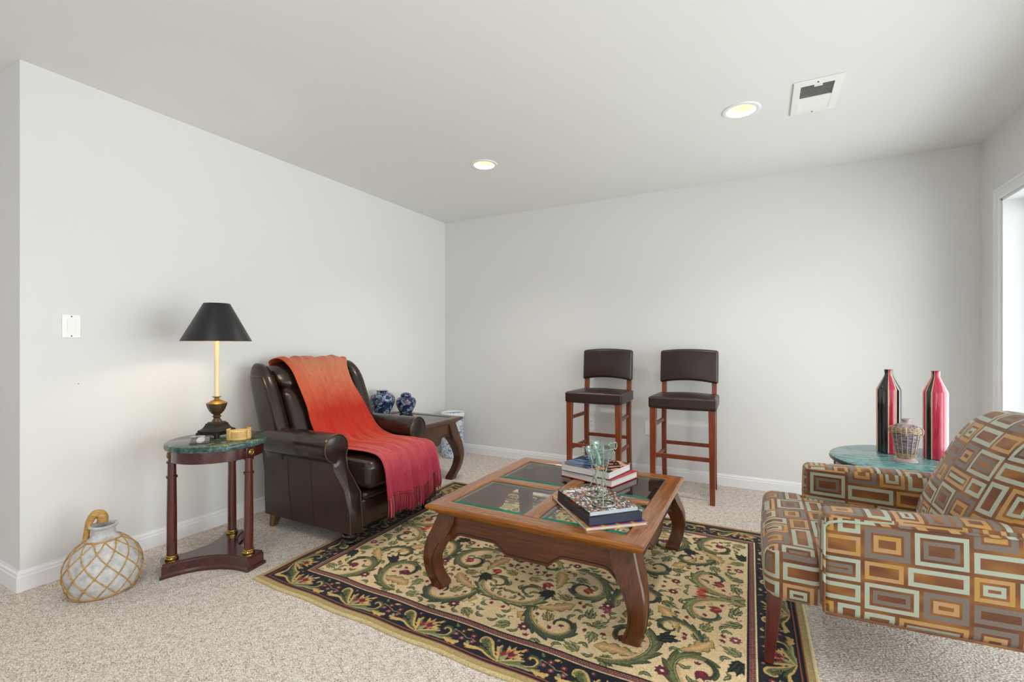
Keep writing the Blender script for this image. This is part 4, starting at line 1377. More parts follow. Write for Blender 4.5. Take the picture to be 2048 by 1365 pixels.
MT = .643
def lamp():
    r = thing('table_lamp', 'candlestick table lamp with black cone shade, lit, on the marble table', 'table lamp', (-2.572, 1.482, MT), math.radians(14))
    M_bronze = plain('aged_bronze', '#5C4A35', .36, metal=.55)
    M_gilt = plain('gilt_bronze', '#A9803E', .32, metal=.7)
    M_dkbr = plain('dark_bronze', '#2C2320', .35, metal=.4)
    bm = BM()
    def sq(h, z): return [(-h, -h, z), (h, -h, z), (h, h, z), (-h, h, z)]
    hs = [(.060, .012), (.062, .016), (.062, .034), (.058, .037), (.052, .040), (.046, .046), (.041, .056), (.037, .066), (.036, .070)]
    loft(bm, [sq(h, z) for h, z in hs])
    for sx in (-1, 1):
        for sy in (-1, 1):
            loft(bm, [[(sx * (.058 + .013 * math.cos(t)), sy * (.058 + .013 * math.sin(t)), z) for t in np.linspace(0, 2*PI, 13)[:-1]] for z in (0, .024)])
    finish(bm, 'plinth', M_dkbr, r, ang=30, bevel=.0015)
    bm = BM()
    loft(bm, [sq(h, z) for h, z in ((.030, .070), (.030, .076), (.027, .077))])
    lathe(bm, [(.026, .077), (.018, .090), (.014, .098), (.019, .101), (.021, .105), (.019, .109), (.015, .112), (.017, .115)], 32)
    finish(bm, 'pedestal', M_bronze, r)
    bm = BM()
    lathe(bm, [(.017, .115), (.025, .121), (.034, .132), (.041, .146), (.046, .160), (.0495, .172), (.0495, .176)], 10, phase=.3)
    finish(bm, 'urn', M_bronze, r, ang=12)
    bm = BM()
    lathe(bm, [(.0495, .176), (.046, .179), (.034, .184), (.027, .190), (.014, .193), (.012, .199), (.010, .203), (.022, .210), (.024, .212), (.012, .2115)], 32)
    finish(bm, 'urn_lid', M_gilt, r)
    bm = BM()
    lathe(bm, [(.0125, .211), (.0125, .53), (.008, .53)], 24)
    M_wax = plain('ivory_lamplit_tube', '#E9DAB0', .4)  # lamp's warm glow put into the tube colour
    finish(bm, 'candle_tube', M_wax, r)
    z0, z1, r0, r1 = .507, .708, .166, .062
    bm = BM(); lathe(bm, [(r0, z0), (r1, z1), (r1 - .001, z1 + .001), (r1 - .0025, z1), (r0 - .0025, z0 + .0005), (r0, z0)], 72, capb=False, capt=False, miz=[0, 0, 0, 1, 0])
    M_shade = plain('black_shade_paper', '#17181B', .42); M_shin = plain('gold_shade_lining', '#C9A45A', .4, metal=.3)
    finish(bm, 'lamp_shade', [M_shade, M_shin], r)
    bm = BM()
    lathe(bm, [(.004, .53), (.012, .535), (.013, .56), (.004, .562)], 16)
    finish(bm, 'socket', M_brass, r)
    bm = BM()
    lathe(bm, [(.010, .562), (.014, .568), (.024, .595), (.026, .61), (.022, .625), (.001, .636)], 20)
    finish(bm, 'bulb', emis('lamp_bulb', '#FFE3B0', 14), r)
    for k in range(3):
        a = 2 * PI * k / 3
        bm = BM(); tube(bm, [(.002 * math.cos(a), .002 * math.sin(a), .69), ((r1 - .002) * math.cos(a), (r1 - .002) * math.sin(a), .700)], .0015, 6)
        finish(bm, 'shade_spider', M_brass, r)
    bm = BM(); tube(bm, [(.013, 0, .54), (.034, 0, .57), (.036, 0, .62), (.018, 0, .66), (0, 0, .69)], .0012, 6); tube(bm, [(-.013, 0, .54), (-.034, 0, .57), (-.036, 0, .62), (-.018, 0, .66), (0, 0, .69)], .0012, 6)
    finish(bm, 'harp', M_brass, r)
    L = bpy.data.lights.new('lamp_light', 'POINT'); L.energy = 12; L.color = (1, .88, .72); L.shadow_soft_size = .028
    lo = bpy.data.objects.new('lamp_light', L); C.objects.link(lo); lo.parent = r; lo.location = (0, 0, .59)
lamp()
# coaster holder with five coasters
M_bam = wood_mat('pale_bamboo', '#C9A05C', '#DDB872', '#EBCB8C', 'x', .4, .2)
CO = (-2.392, 1.490, MT)
r = thing('coaster_holder', 'round pale wooden coaster holder on the marble side table', 'coaster holder', CO, math.radians(58))
bm = BM(); lathe(bm, [(.050, 0), (.052, .001), (.052, .007), (.050, .008)], 40); finish(bm, 'tray', M_bam, r)
for sg in (0, PI):
    bm = BM(); rows = []
    A = np.linspace(-.78, .78, 15) + sg
    loft(bm, [[((.0505) * math.cos(a), .0505 * math.sin(a), .008), (.056 * math.cos(a), .056 * math.sin(a), .0), (.056 * math.cos(a), .056 * math.sin(a), .052), (.0505 * math.cos(a), .0505 * math.sin(a), .052)] for a in A])
    finish(bm, 'side_wall', M_bam, r, bevel=.001)
for k in range(5):
    bm = BM(); lathe(bm, [(.047, 0), (.0485, .001), (.0485, .0055), (.047, .0065)], 40)
    o = finish(bm, 'coaster', M_bam, None); o.location = (CO[0], CO[1], CO[2] + .0082 + k * .0074)
    w = ('bottom', 'second from bottom', 'middle', 'second from top', 'top')[k]
    tag(o, 'round pale coaster, %s of the stack in the wooden holder' % w, 'coaster', 'coasters in the wooden holder')
# clear acrylic box with a round silver emblem
r = thing('acrylic_case', 'small clear acrylic case with dark insert and silver round emblem on marble table', 'case', (-2.452, 1.335, MT), math.radians(44))
bm = BM(); box(bm, -.045, .045, -.026, .026, 0, .034); finish(bm, 'case', M_acryl, r, bevel=.001)
bm = BM(); box(bm, -.042, .042, -.023, .023, .002, .004)
hexa(bm, [(-.041, -.022, .004), (.041, -.022, .004), (.041, -.018, .004), (-.041, -.018, .004)], [(-.041, .004, .027), (.041, .004, .027), (.041, .008, .027), (-.041, .008, .027)])
finish(bm, 'insert', plain('charcoal_card', '#26282E', .5), r)
bm = BM(); Mt = Matrix.Translation((.002, -.0085, .0165)) @ Matrix.Rotation(math.radians(41), 4, 'X')
lathe(bm, [(.0185, 0), (.0185, .0012), (.0165, .002), (.0152, .001), (.0125, .001), (.0112, .002), (.0095, .001), (.001, .001)], 28, M=Mt)
finish(bm, 'emblem', plain('silver_emblem', '#C6CBD2', .3, metal=.5), r)

# ------------------------------------------------------------------ wicker-netted jug
def jug():
    r = thing('netted_jug', 'whitewashed clay jug in rattan netting on the carpet by left wall', 'jug', (-2.688, 1.036, 0))
    t = NT('whitewashed_clay'); v = t.coord('Object')
    a = t.noise(v, 30, 5, .65)
    t.col(t.ramp(a, [(.3, '#A3A1A0'), (.5, '#C2C1C0'), (.7, '#D3D2D0')])); t.set(Roughness=.85); t.bump(a, .5, .004)
    prof = [(.001, 0), (.100, 0), (.116, .006), (.128, .03), (.139, .07), (.142, .10), (.138, .135), (.124, .172), (.100, .205), (.072, .230), (.054, .242), (.046, .252), (.043, .268), (.044, .282), (.052, .291), (.054, .298), (.050, .302), (.042, .298), (.037, .285), (.036, .25), (.05, .22)]
    bm = BM(); lathe(bm, catmull(prof, 3), 56, capb=False, capt=False); finish(bm, 'body', t.m, r, ang=60)
    M_rat = NT('rattan'); v = M_rat.coord('Object', scale=(1, 1, 6))
    M_rat.col(M_rat.ramp(M_rat.noise(v, 40, 3), [(.3, '#9A6E32'), (.55, '#BE9450'), (.75, '#D2AC6A')])); M_rat.set(Roughness=.55); M_rat = M_rat.m
    zz = np.array([p[1] for p in prof[1:12]]); rr = np.array([p[0] for p in prof[1:12]])
    def R(z): return float(np.interp(z, zz, rr)) + .003
    bm = BM(); N = 11
    lev = [.010, .055, .105, .155, .200, .236]
    for k in range(N):
        for i in range(len(lev) - 1):
            for sg in (-1, 1):
                a0 = 2 * PI / N * (k + (.5 if i % 2 else 0)); a1 = a0 + sg * PI / N
                pts = []
                for q in range(7):
                    s = q / 6
                    z = lev[i] + (lev[i+1] - lev[i]) * s; an = a0 + (a1 - a0) * s
                    pts.append((R(z) * math.cos(an), R(z) * math.sin(an), z))
                tube(bm, pts, .0026, 5)
    finish(bm, 'rattan_net', M_rat, r)
    bm = BM()
    for z, ro in ((.236, .004), (.008, .0035)):
        tube(bm, [(R(z) * math.cos(t_), R(z) * math.sin(t_), z) for t_ in np.linspace(0, 2*PI, 49)[:-1]], ro, 6, True)
        finish(bm, 'rattan_hoop', M_rat, r)
        bm = BM()
    hp = [(-.066, .205), (-.060, .25), (-.055, .29), (-.047, .322), (-.032, .345), (-.014, .345), (-.003, .328), (-.004, .305)]
    pts = catmull([(q, .018, z) for q, z in hp], 8)
    rr_ = [.011 + .009 * sstep(.2, .75, i / len(pts)) + (.0012 if i % 2 else 0) for i in range(len(pts))]
    tube(bm, [Matrix.Rotation(math.atan2(.933, .36), 4, 'Z') @ Vector(p) for p in pts], rr_, 12)
    finish(bm, 'rattan_handle', M_rat, r, ang=60)
jug()

# ------------------------------------------------------------------ blue and white porcelain
def motif(parent, prof, a0, z0, w, h, m, name):
    """painted pagoda patch laid on a lathe surface"""
    zz = [p[1] for p in prof]; rr = [p[0] for p in prof]
    bm = BM()
    for k in range(4):
        z = z0 + h * k / 4; ww = w * (1 - .18 * k)
        rows = []
        for s in (0, 1):
            zc = z + s * h / 4 * .55
            rad = float(np.interp(zc, zz, rr)) + .0008
            rows.append([(rad * math.cos(a0 + q * ww * (1 - .25 * s)), rad * math.sin(a0 + q * ww * (1 - .25 * s)), zc) for q in np.linspace(-.5, .5, 7)])
        sheet(bm, rows)
    return finish(bm, name, m, parent)
VZ = .5262
VX = (-2.850, 3.022); JX = (-2.806, 3.272)
r = thing('porcelain_vase', 'open-necked round blue and white porcelain vase on end table, behind recliner arm', 'vase', (*VX, VZ - .0038))
prof = [(.001, 0), (.052, 0), (.056, .006), (.064, .03), (.084, .07), (.101, .11), (.106, .138), (.100, .165), (.080, .188), (.056, .199), (.047, .203), (.047, .214), (.054, .222), (.055, .226), (.050, .226), (.042, .215), (.041, .20), (.06, .18)]
bm = BM(); lathe(bm, catmull(prof, 3), 48, capb=False, capt=False); finish(bm, 'body', M_blue, r, ang=60)
bm = BM(); lathe(bm, [(.0545, .221), (.0562, .2245), (.0545, .2275), (.049, .227), (.0455, .222)], 48, capb=False, capt=False); finish(bm, 'rim', M_white_glaze, r)
pf = prof[1:10]
motif(r, pf, -1.0, .125, .72, .070, M_rust, 'pagoda_motif'); motif(r, pf, -1.7, .150, .22, .02, M_rust, 'flower_motif'); motif(r, pf, -.55, .06, .75, .05, M_darkblue, 'river_motif')
r = thing('ginger_jar', 'lidded round blue and white porcelain ginger jar on end table, right of the vase', 'jar', (*JX, VZ - .006))
prof = [(.001, 0), (.050, 0), (.054, .006), (.064, .025), (.082, .06), (.090, .092), (.086, .118), (.068, .138), (.046, .146), (.040, .149)]
bm = BM(); lathe(bm, catmull(prof, 3), 48, capb=False); finish(bm, 'body', M_blue, r, ang=60)
bm = BM(); lathe(bm, catmull([(.040, .147), (.047, .149), (.047, .160), (.040, .172), (.022, .181), (.010, .184), (.001, .1845)], 3), 40, capt=False); finish(bm, 'lid', M_blue, r, ang=60)
pf = prof[1:9]
motif(r, pf, -.75, .080, .75, .060, M_rust, 'pagoda_motif'); motif(r, pf, -1.5, .100, .2, .016, M_rust, 'flower_motif'); motif(r, pf, -.8, .045, 1.0, .04, M_darkblue, 'river_motif')
r = thing('porcelain_stand', 'tall pale blue and white porcelain cylinder stand on carpet in room corner', 'umbrella stand', (-2.762, 3.935, 0))
prof = [(.105, 0), (.112, .004), (.114, .03), (.1135, .06), (.114, .40), (.119, .415), (.122, .43), (.119, .443), (.112, .447), (.102, .443), (.099, .43), (.098, .3)]
bm = BM(); lathe(bm, prof, 48, capt=False); finish(bm, 'body', M_bluew, r)
bm = BM(); lathe(bm, [(.1155, .404), (.1205, .416), (.1235, .430), (.1205, .4445), (.112, .4485), (.101, .4445), (.0985, .431)], 48, capb=False, capt=False)
finish(bm, 'rim', M_white_glaze, r)

# ------------------------------------------------------------------ leather wing recliner (faces +x)
RC = (-2.35, 2.24, 0)
def recliner():
    r = thing('wing_recliner', 'dark brown leather wingback recliner with rolled arms, red throw over it', 'armchair', RC)
    X = lambda x: x + 2.35
    zb = .085
    def xf(z):    # front edge of the arm at height z
        return X(-1.985) - .135 * sstep(.25, .475, z)
    for sg, nm in ((-1, 'near'), (1, 'far')):
        # ---- arm: panel with a rolled top
        prof = [(.382, zb), (.386, .20), (.388, .33), (.387, .43), (.384, .462)]
        cx, cz, R = .357, .543, .081
        for a in np.linspace(-62, 205, 22):
            a = math.radians(a); prof.append((cx + R * math.cos(a), cz + R * math.sin(a)))
        prof += [(.288, .48), (.294, .42), (.294, .30), (.294, zb)]
        xb = X(-2.715)
        bm = BM(); loops = []
        fs = [0, .006, .015, .03, .05, .075, .12, .2, .28, .36, .44, .50, .56, .62, .68, .74, .80, .86, .91, .95, .98, .995, 1]
        for f in fs:
            lp = []
            for y, z in prof:
                k = 1.0
                dip = 0
                for s0 in (.33, .68):
                    dip += .05 * math.exp(-((f - s0) / .018) ** 2)
                k = 1 - dip + .03 * math.sin(PI * f)
                if f > .99: k *= .975
                if f < .10: k *= .62 + .38 * math.sqrt(max(0, 1 - (1 - f / .10) ** 2))
                yy, zz = y, z
                if z > .47:
                    yy = cx + (y - cx) * k; zz = cz + (z - cz) * k
                xe = xf(z)
                x = xb + (xe - xb) * f
                lp.append((x, sg * yy, zz))
            loops.append(lp)
        rows = loft(bm, loops, cap=False)
        # puffed front: an inset loop and a fan
        def cap(row, d):
            cen = [(.338, .55), (.34, .18)]
            vs = []
            for v in row:
                y = abs(v.co.y); z = v.co.z
                tgt = (.345, max(.10, min(.545, z)))
                vs.append(bm.verts.new((v.co.x + d, sg * (y * .62 + tgt[0] * .38), z * .80 + tgt[1] * .20)))
            n = len(row)
            for i in range(n):
                face(bm, [row[i], row[(i+1) % n], vs[(i+1) % n], vs[i]])
            # zip the inset loop across
            a, b = 0, n - 1
            while b - a > 2:
                face(bm, [vs[a], vs[a+1], vs[b-1], vs[b]]); a += 1; b -= 1
            if b - a == 2: face(bm, [vs[a], vs[a+1], vs[b]])
        cap(rows[-1], .010); cap(rows[0], -.004)
        # the outside panel takes a lighter, rougher leather
        arm = finish(bm, 'arm', [M_leather, M_leather_side], r, ang=50)
        for p in arm.data.polygons:
            c = p.center
            if abs(c.y) > .378 and c.z < .462: p.material_index = 1
        bm = BM()
        pp = [(xf(z) + .002, sg * y, z) for y, z in prof]
        tube(bm, pp, .0035, 6)
        finish(bm, 'piping', M_piping, arm)
        # seams down the outside panel
        bm = BM()
        for xs, lean in ((X(-2.50), .035), (X(-2.30), .03)):
            tube(bm, [(xs + lean * (1 - (z - zb) / .36), sg * (float(np.interp(z, [p[1] for p in prof[:5]], [p[0] for p in prof[:5]])) + .0004), z) for z in np.linspace(zb + .003, .455, 9)], .0018, 5)
        finish(bm, 'seam', plain('seam', '#1A120D', .6), arm)
        # ---- wing
        bm = BM(); loops = []
        zs = [.44, .50, .58, .66, .74, .82, .87, .905, .935, .96, .98, .994, 1.004, 1.010, 1.013]
        for z in zs:
            t = (z - .44) / .556
            fx = X(-2.515) - .03 * t - .185 * t ** 1.35       # front edge
            bx = X(-2.735) - .155 * t
            top = 0 if z < .86 else 1 - math.sqrt(max(0, 1 - ((z - .86) / .1535) ** 2.4))
            cxm = (fx + bx) / 2; hx_ = (fx - bx) / 2 * (1 - .86 * top); hy_ = (.054 + .008 * math.sin(PI * t)) * (1 - .75 * top)
            cxm -= .012 * top
            yc = .338 + .012 * sstep(.5, 1, t) + .01 * math.sin(PI * t)
            lp = []
            for k in range(28):
                a = 2 * PI * k / 28
                c, s_ = math.cos(a), math.sin(a)
                e = 2 / 2.7
                px_ = abs(c) ** e * math.copysign(1, c); py_ = abs(s_) ** e * math.copysign(1, s_)
                lp.append((cxm + hx_ * px_, sg * (yc + hy_ * py_ + .020 * max(0, px_) ** 2 * .6), z))
            loops.append(lp)
        loft(bm, loops)
        w = finish(bm, 'wing', M_leather, r, ang=60)
        bm = BM()
        z = .905; t = (z - .44) / .556
        lp = loops[8]
        tube(bm, [(p[0] + .001, p[1] * 1.002, p[2]) for p in lp], .0022, 5, True)
        finish(bm, 'seam', M_piping, w)
        # ---- feet
        bm = BM()
        lathe(bm, [(.018, RUGZ), (.024, RUGZ + .004), (.027, RUGZ + .014), (.022, RUGZ + .022), (.030, RUGZ + .027), (.043, RUGZ + .042), (.045, RUGZ + .052), (.040, RUGZ + .062), (.032, RUGZ + .066), (.034, RUGZ + .074), (.034, zb + .004)], 28, c=(X(-2.035), sg * .335, 0))
        finish(bm, 'front_foot', M_black, r)
        bm = BM()
        x0 = X(-2.665); y0 = sg * .342
        hexa(bm, [(x0 - .045, y0 - .018, 0), (x0 - .010, y0 - .018, 0), (x0 - .010, y0 + .018, 0), (x0 - .045, y0 + .018, 0)],
                 [(x0 - .025, y0 - .026, .10), (x0 + .035, y0 - .026, .10), (x0 + .035, y0 + .026, .10), (x0 - .025, y0 + .026, .10)])
        finish(bm, 'rear_leg', wood_mat('worn_leg', '#4A321E', '#62452B', '#7A5A3A', 'z'), r, bevel=.003)
    # ---- body between the arms
    bm = BM(); box(bm, X(-2.74), X(-2.03), -.29, .29, zb + .01, .29); finish(bm, 'seat_base', M_leather, r, bevel=.01)
    bm = BM(); rbox(bm, (X(-2.005), 0, .176), (.05, .585, .165), .018, puff=(.008, 0, 0)); finish(bm, 'footrest_panel', M_leather, r, ang=60)
    bm = BM(); rbox(bm, (X(-2.00), 0, .272), (.06, .585, .048), .022, puff=(.006, 0, 0)); finish(bm, 'footrest_roll', M_leather, r, ang=60)
    bm = BM()
    rbox(bm, (X(-2.21), 0, .385), (.545, .575, .155), .040, 5, 12, puff=(.012, 0, .022)); finish(bm, 'seat_cushion', M_leather, r, ang=60)
    bm = BM()
    def lean(p):
        z = p.z; t = (z - .44) / .56
        return (p.x - .055 * t - .20 * t ** 1.4 if t > 0 else p.x, p.y, p.z)
    rbox(bm, (X(-2.555), 0, .655), (.17, .575, .43), .06, 5, 12, puff=(.035, .012, 0), fn=lean); finish(bm, 'lower_back_cushion', M_leather, r, ang=60)
    bm = BM(); rbox(bm, (X(-2.565), 0, .925), (.18, .575, .165), .070, 5, 12, puff=(.022, .012, .012), fn=lean); finish(bm, 'head_cushion', M_leather, r, ang=60)
    bm = BM()
    def lean2(p):
        t = (p.z - .09) / .9
        return (p.x - .17 * max(0, t) ** 1.3, p.y, p.z)
    rbox(bm, (X(-2.755), 0, .54), (.07, .66, .90), .025, 4, 10, fn=lean2); finish(bm, 'back_shell', M_leather, r, ang=60)
recliner()

# ------------------------------------------------------------------ red throw with a knotted fringe
def throw():
    st = [(-2.885, .93, 1.985, 2.52), (-2.865, .995, 1.98, 2.53), (-2.815, 1.028, 1.98, 2.54), (-2.74, 1.026, 1.985, 2.52), (-2.665, .965, 2.0, 2.46), (-2.59, .86, 2.0, 2.44),
          (-2.525, .74, 2.005, 2.47), (-2.475, .63, 2.0, 2.50), (-2.40, .545, 2.0, 2.505), (-2.28, .500, 2.01, 2.505), (-2.15, .496, 2.03, 2.51), (-2.02, .490, 2.035, 2.515),
          (-1.945, .468, 2.03, 2.52), (-1.915, .41, 2.03, 2.53), (-1.905, .33, 2.028, 2.535), (-1.897, .245, 2.026, 2.54)]
    S = np.array(catmull(st, 7))
    n = len(S); m = 64
    seg = np.linalg.norm(np.diff(S[:, :2], axis=0), axis=1); s = np.concatenate([[0], np.cumsum(seg)]); s /= s[-1]
    rows = []
    tg = np.gradient(S[:, :2], axis=0); tg /= np.linalg.norm(tg, axis=1)[:, None]
    nrm = np.stack([-tg[:, 1], tg[:, 0]], 1)
    nrm *= np.where((nrm[:, 0] + nrm[:, 1] * 1.0) > 0, 1, -1)[:, None]
    uv = []
    for i in range(n):
        x, z, ya, yb = S[i]
        row = []
        for j in range(m + 1):
            t = j / m
            # soft folds running down the cloth, fanning towards the front
            f = .0075 * math.sin(2*PI*(2.6*t + .35*math.sin(3*s[i]) + .15)) + .006 * math.sin(2*PI*(5.3*t - .8*s[i])) + .003 * math.sin(2*PI*(11*t + 2.1*s[i] + .3*math.sin(9*t)))
            f *= 1.25
            f += .009 * math.exp(-((t - .24 - .10 * s[i]) / .022) ** 2) * (1 - .6 * s[i]) + .006 * math.exp(-((t - .36 + .02 * s[i]) / .02) ** 2) * (s[i] < .55)
            env = .55 + .5 * sstep(.62, 1, s[i])
            if .48 < s[i] < .68:     # crumples on the seat
                f += .004 * math.sin(40 * s[i] + 9 * t + 3 * math.sin(12 * t)) * math.sin(PI * (s[i] - .48) / .2)
            f = (f + .010) * env + .008
            y = ya + (yb - ya) * t
            dz = 0
            if s[i] > .8:
                k = (s[i] - .8) / .2
                dz = k * (.055 * max(0, t - .62) / .38 + .010 * math.sin(9 * t))
                f += k * .016 * math.sin(2*PI*(3.2*t + .2))
            ed = min(t, 1 - t) * 14
            f *= min(1, .5 + .5 * ed)
            row.append((x + nrm[i, 0] * f, y + .004 * math.sin(23 * s[i] + 5 * t) * (1 - abs(2*t-1)), z + nrm[i, 1] * f + dz))
        rows.append(row)
    r = thing('throw_blanket', 'red and coral velvet throw with fringe draped over the leather recliner', 'throw blanket', (-2.35, 2.24, 0))
    bm = BM()
    uvl = bm.loops.layers.uv.new('UVMap')
    L = [[(p[0] + 2.35, p[1] - 2.24, p[2]) for p in row] for row in rows]
    vr = [[bm.verts.new(p) for p in row] for row in L]
    for i in range(n - 1):
        for j in range(m):
            f_ = bm.faces.new([vr[i][j], vr[i][j+1], vr[i+1][j+1], vr[i+1][j]])
            for lp, (a, b) in zip(f_.loops, ((i, j), (i, j+1), (i+1, j+1), (i+1, j))):
                lp[uvl].uv = (b / m, s[a])
    finish(bm, 'cloth', M_throw, r, ang=180, solid=.005)
    # tassels
    N = 90
    rr = random.Random(3)
    last = L[-1]
    for k in range(N):
        t = (k + .5) / N * m; j = int(t); f = t - j
        p = Vector(last[j]).lerp(Vector(last[j+1]), f)
        ln = rr.uniform(.095, .12)
        bm = BM()
        dx, dy = rr.uniform(-.004, .008), rr.uniform(-.008, .008)
        pts = [(p.x, p.y, p.z + .002), (p.x + .002, p.y, p.z - .006), (p.x + .003 + dx*.3, p.y + dy*.3, p.z - .03), (p.x + .003 + dx*.7, p.y + dy*.7 + rr.uniform(-.002, .002), p.z - ln*.6), (p.x + dx, p.y + dy, p.z - ln)]
        tube(bm, catmull(pts, 3), [.0036, .0046, .0046, .0030, .0032, .0036, .0040, .0044, .0046, .0046, .0044, .0040, .0026], 6)
        finish(bm, 'tassel', M_fr[[0, 1, 0, 3, 0, 3, 0][rr.randrange(7)] if k > 12 else rr.choice([1, 2, 0])], r, ang=60)
throw()

# ------------------------------------------------------------------ bar stools (front faces -y)
def stool():
    r = thing('bar_stool', 'brown leather bar stool against the back wall, right of the two', 'bar stool', (-.500, 3.755, 0), 0, 'bar stools by the back wall')
    fy = -.205
    def legf(sx):
        bm = BM(); xo = sx * .205
        a = .0165; b = .023
        hexa(bm, [(xo - a, fy + .010, 0), (xo + a, fy + .010, 0), (xo + a, fy + .010 + 2*a, 0), (xo - a, fy + .010 + 2*a, 0)],
                 [(xo*.985 - b, fy + .006, .665), (xo*.985 + b, fy + .006, .665), (xo*.985 + b, fy + .006 + 2*b, .665), (xo*.985 - b, fy + .006 + 2*b, .665)])
        return bm
    def legb(sx):
        bm = BM(); xo = sx * .187
        path = [(.235, 0), (.205, .12), (.190, .28), (.184, .45), (.186, .60), (.194, .75), (.208, .90), (.222, 1.03)]
        loops = []
        for y, z in catmull(path, 4):
            w = .017; d = .019 if z > .1 else .016
            loops.append([(xo - w, y - d, z), (xo + w, y - d, z), (xo + w, y + d, z), (xo - w, y + d, z)])
        loft(bm, loops)
        return bm
    for sx in (-1, 1):
        finish(legf(sx), 'front_leg', M_stool, r, bevel=.002); finish(legb(sx), 'rear_leg', M_stool, r, ang=30)
    def rail(x0, y0, z0, x1, y1, z1, w, h):
        bm = BM()
        if abs(x1 - x0) > abs(y1 - y0): box(bm, x0, x1, y0 - w/2, y0 + w/2, z0 - h/2, z0 + h/2)
        else: hexa(bm, [(x0 - w/2, y0, z0 - h/2), (x0 + w/2, y0, z0 - h/2), (x1 + w/2, y1, z1 - h/2), (x1 - w/2, y1, z1 - h/2)],
                       [(x0 - w/2, y0, z0 + h/2), (x0 + w/2, y0, z0 + h/2), (x1 + w/2, y1, z1 + h/2), (x1 - w/2, y1, z1 + h/2)])
        return finish(bm, 'stretcher', M_stool, r, bevel=.002)
    rail(-.19, fy + .028, .315, .19, fy + .028, .315, .022, .030)
    rail(-.18, .187, .345, .18, .187, .345, .020, .028)
    for sx in (-1, 1):
        rail(sx * .20, fy + .045, .535, sx * .187, .172, .535, .018, .028)
        rail(sx * .20, fy + .045, .285, sx * .187, .178, .285, .018, .026)
    bm = BM()
    def shp(p):
        k = 1 - .05 * ((p.y + .2) / .42)      # narrower at the rear
        return (p.x * k, p.y, p.z)
    rbox(bm, (0, -.002, .705), (.468, .412, .085), .016, 4, 10, puff=(0, 0, .022), fn=shp)
    seat = finish(bm, 'seat', M_stleather, r, ang=60)
    bm = BM()
    ring = [(-.229, -.206), (.229, -.206), (.212, .198), (-.212, .198)]
    pts = []
    for i in range(4):
        a, b = Vector(ring[i]), Vector(ring[(i+1) % 4])
        for k in range(8):
            q = a.lerp(b, k / 8); pts.append((q.x * 1.012, q.y * 1.012, .7385))
    tube(bm, pts, .0022, 5, True); finish(bm, 'seam', M_stseam, seat)
    bm = BM()
    def arch(p):
        u = p.x / .215
        t = (p.z - .83) / .25
        return (p.x, p.y + .186 + .022 * t - .012 * (1 - u * u), p.z + .014 * (1 - u * u) + (.010 * (1 - u*u) if t < .5 else 0))
    rbox(bm, (0, 0, .955), (.432, .052, .258), .018, 4, 12, puff=(0, .008, 0), fn=arch)
    back = finish(bm, 'backrest', M_stleather, r, ang=60)
    bm = BM()
    pts = [arch(Vector((u * .210, -.024, 1.073))) for u in np.linspace(-1, 1, 17)]
    tube(bm, pts, .0018, 5); finish(bm, 'seam', M_stseam, back)
    return r
st0 = stool()
dup(st0, (-1.172, 3.79, 0), math.radians(-1), 'brown leather bar stool against the back wall, left of the two')

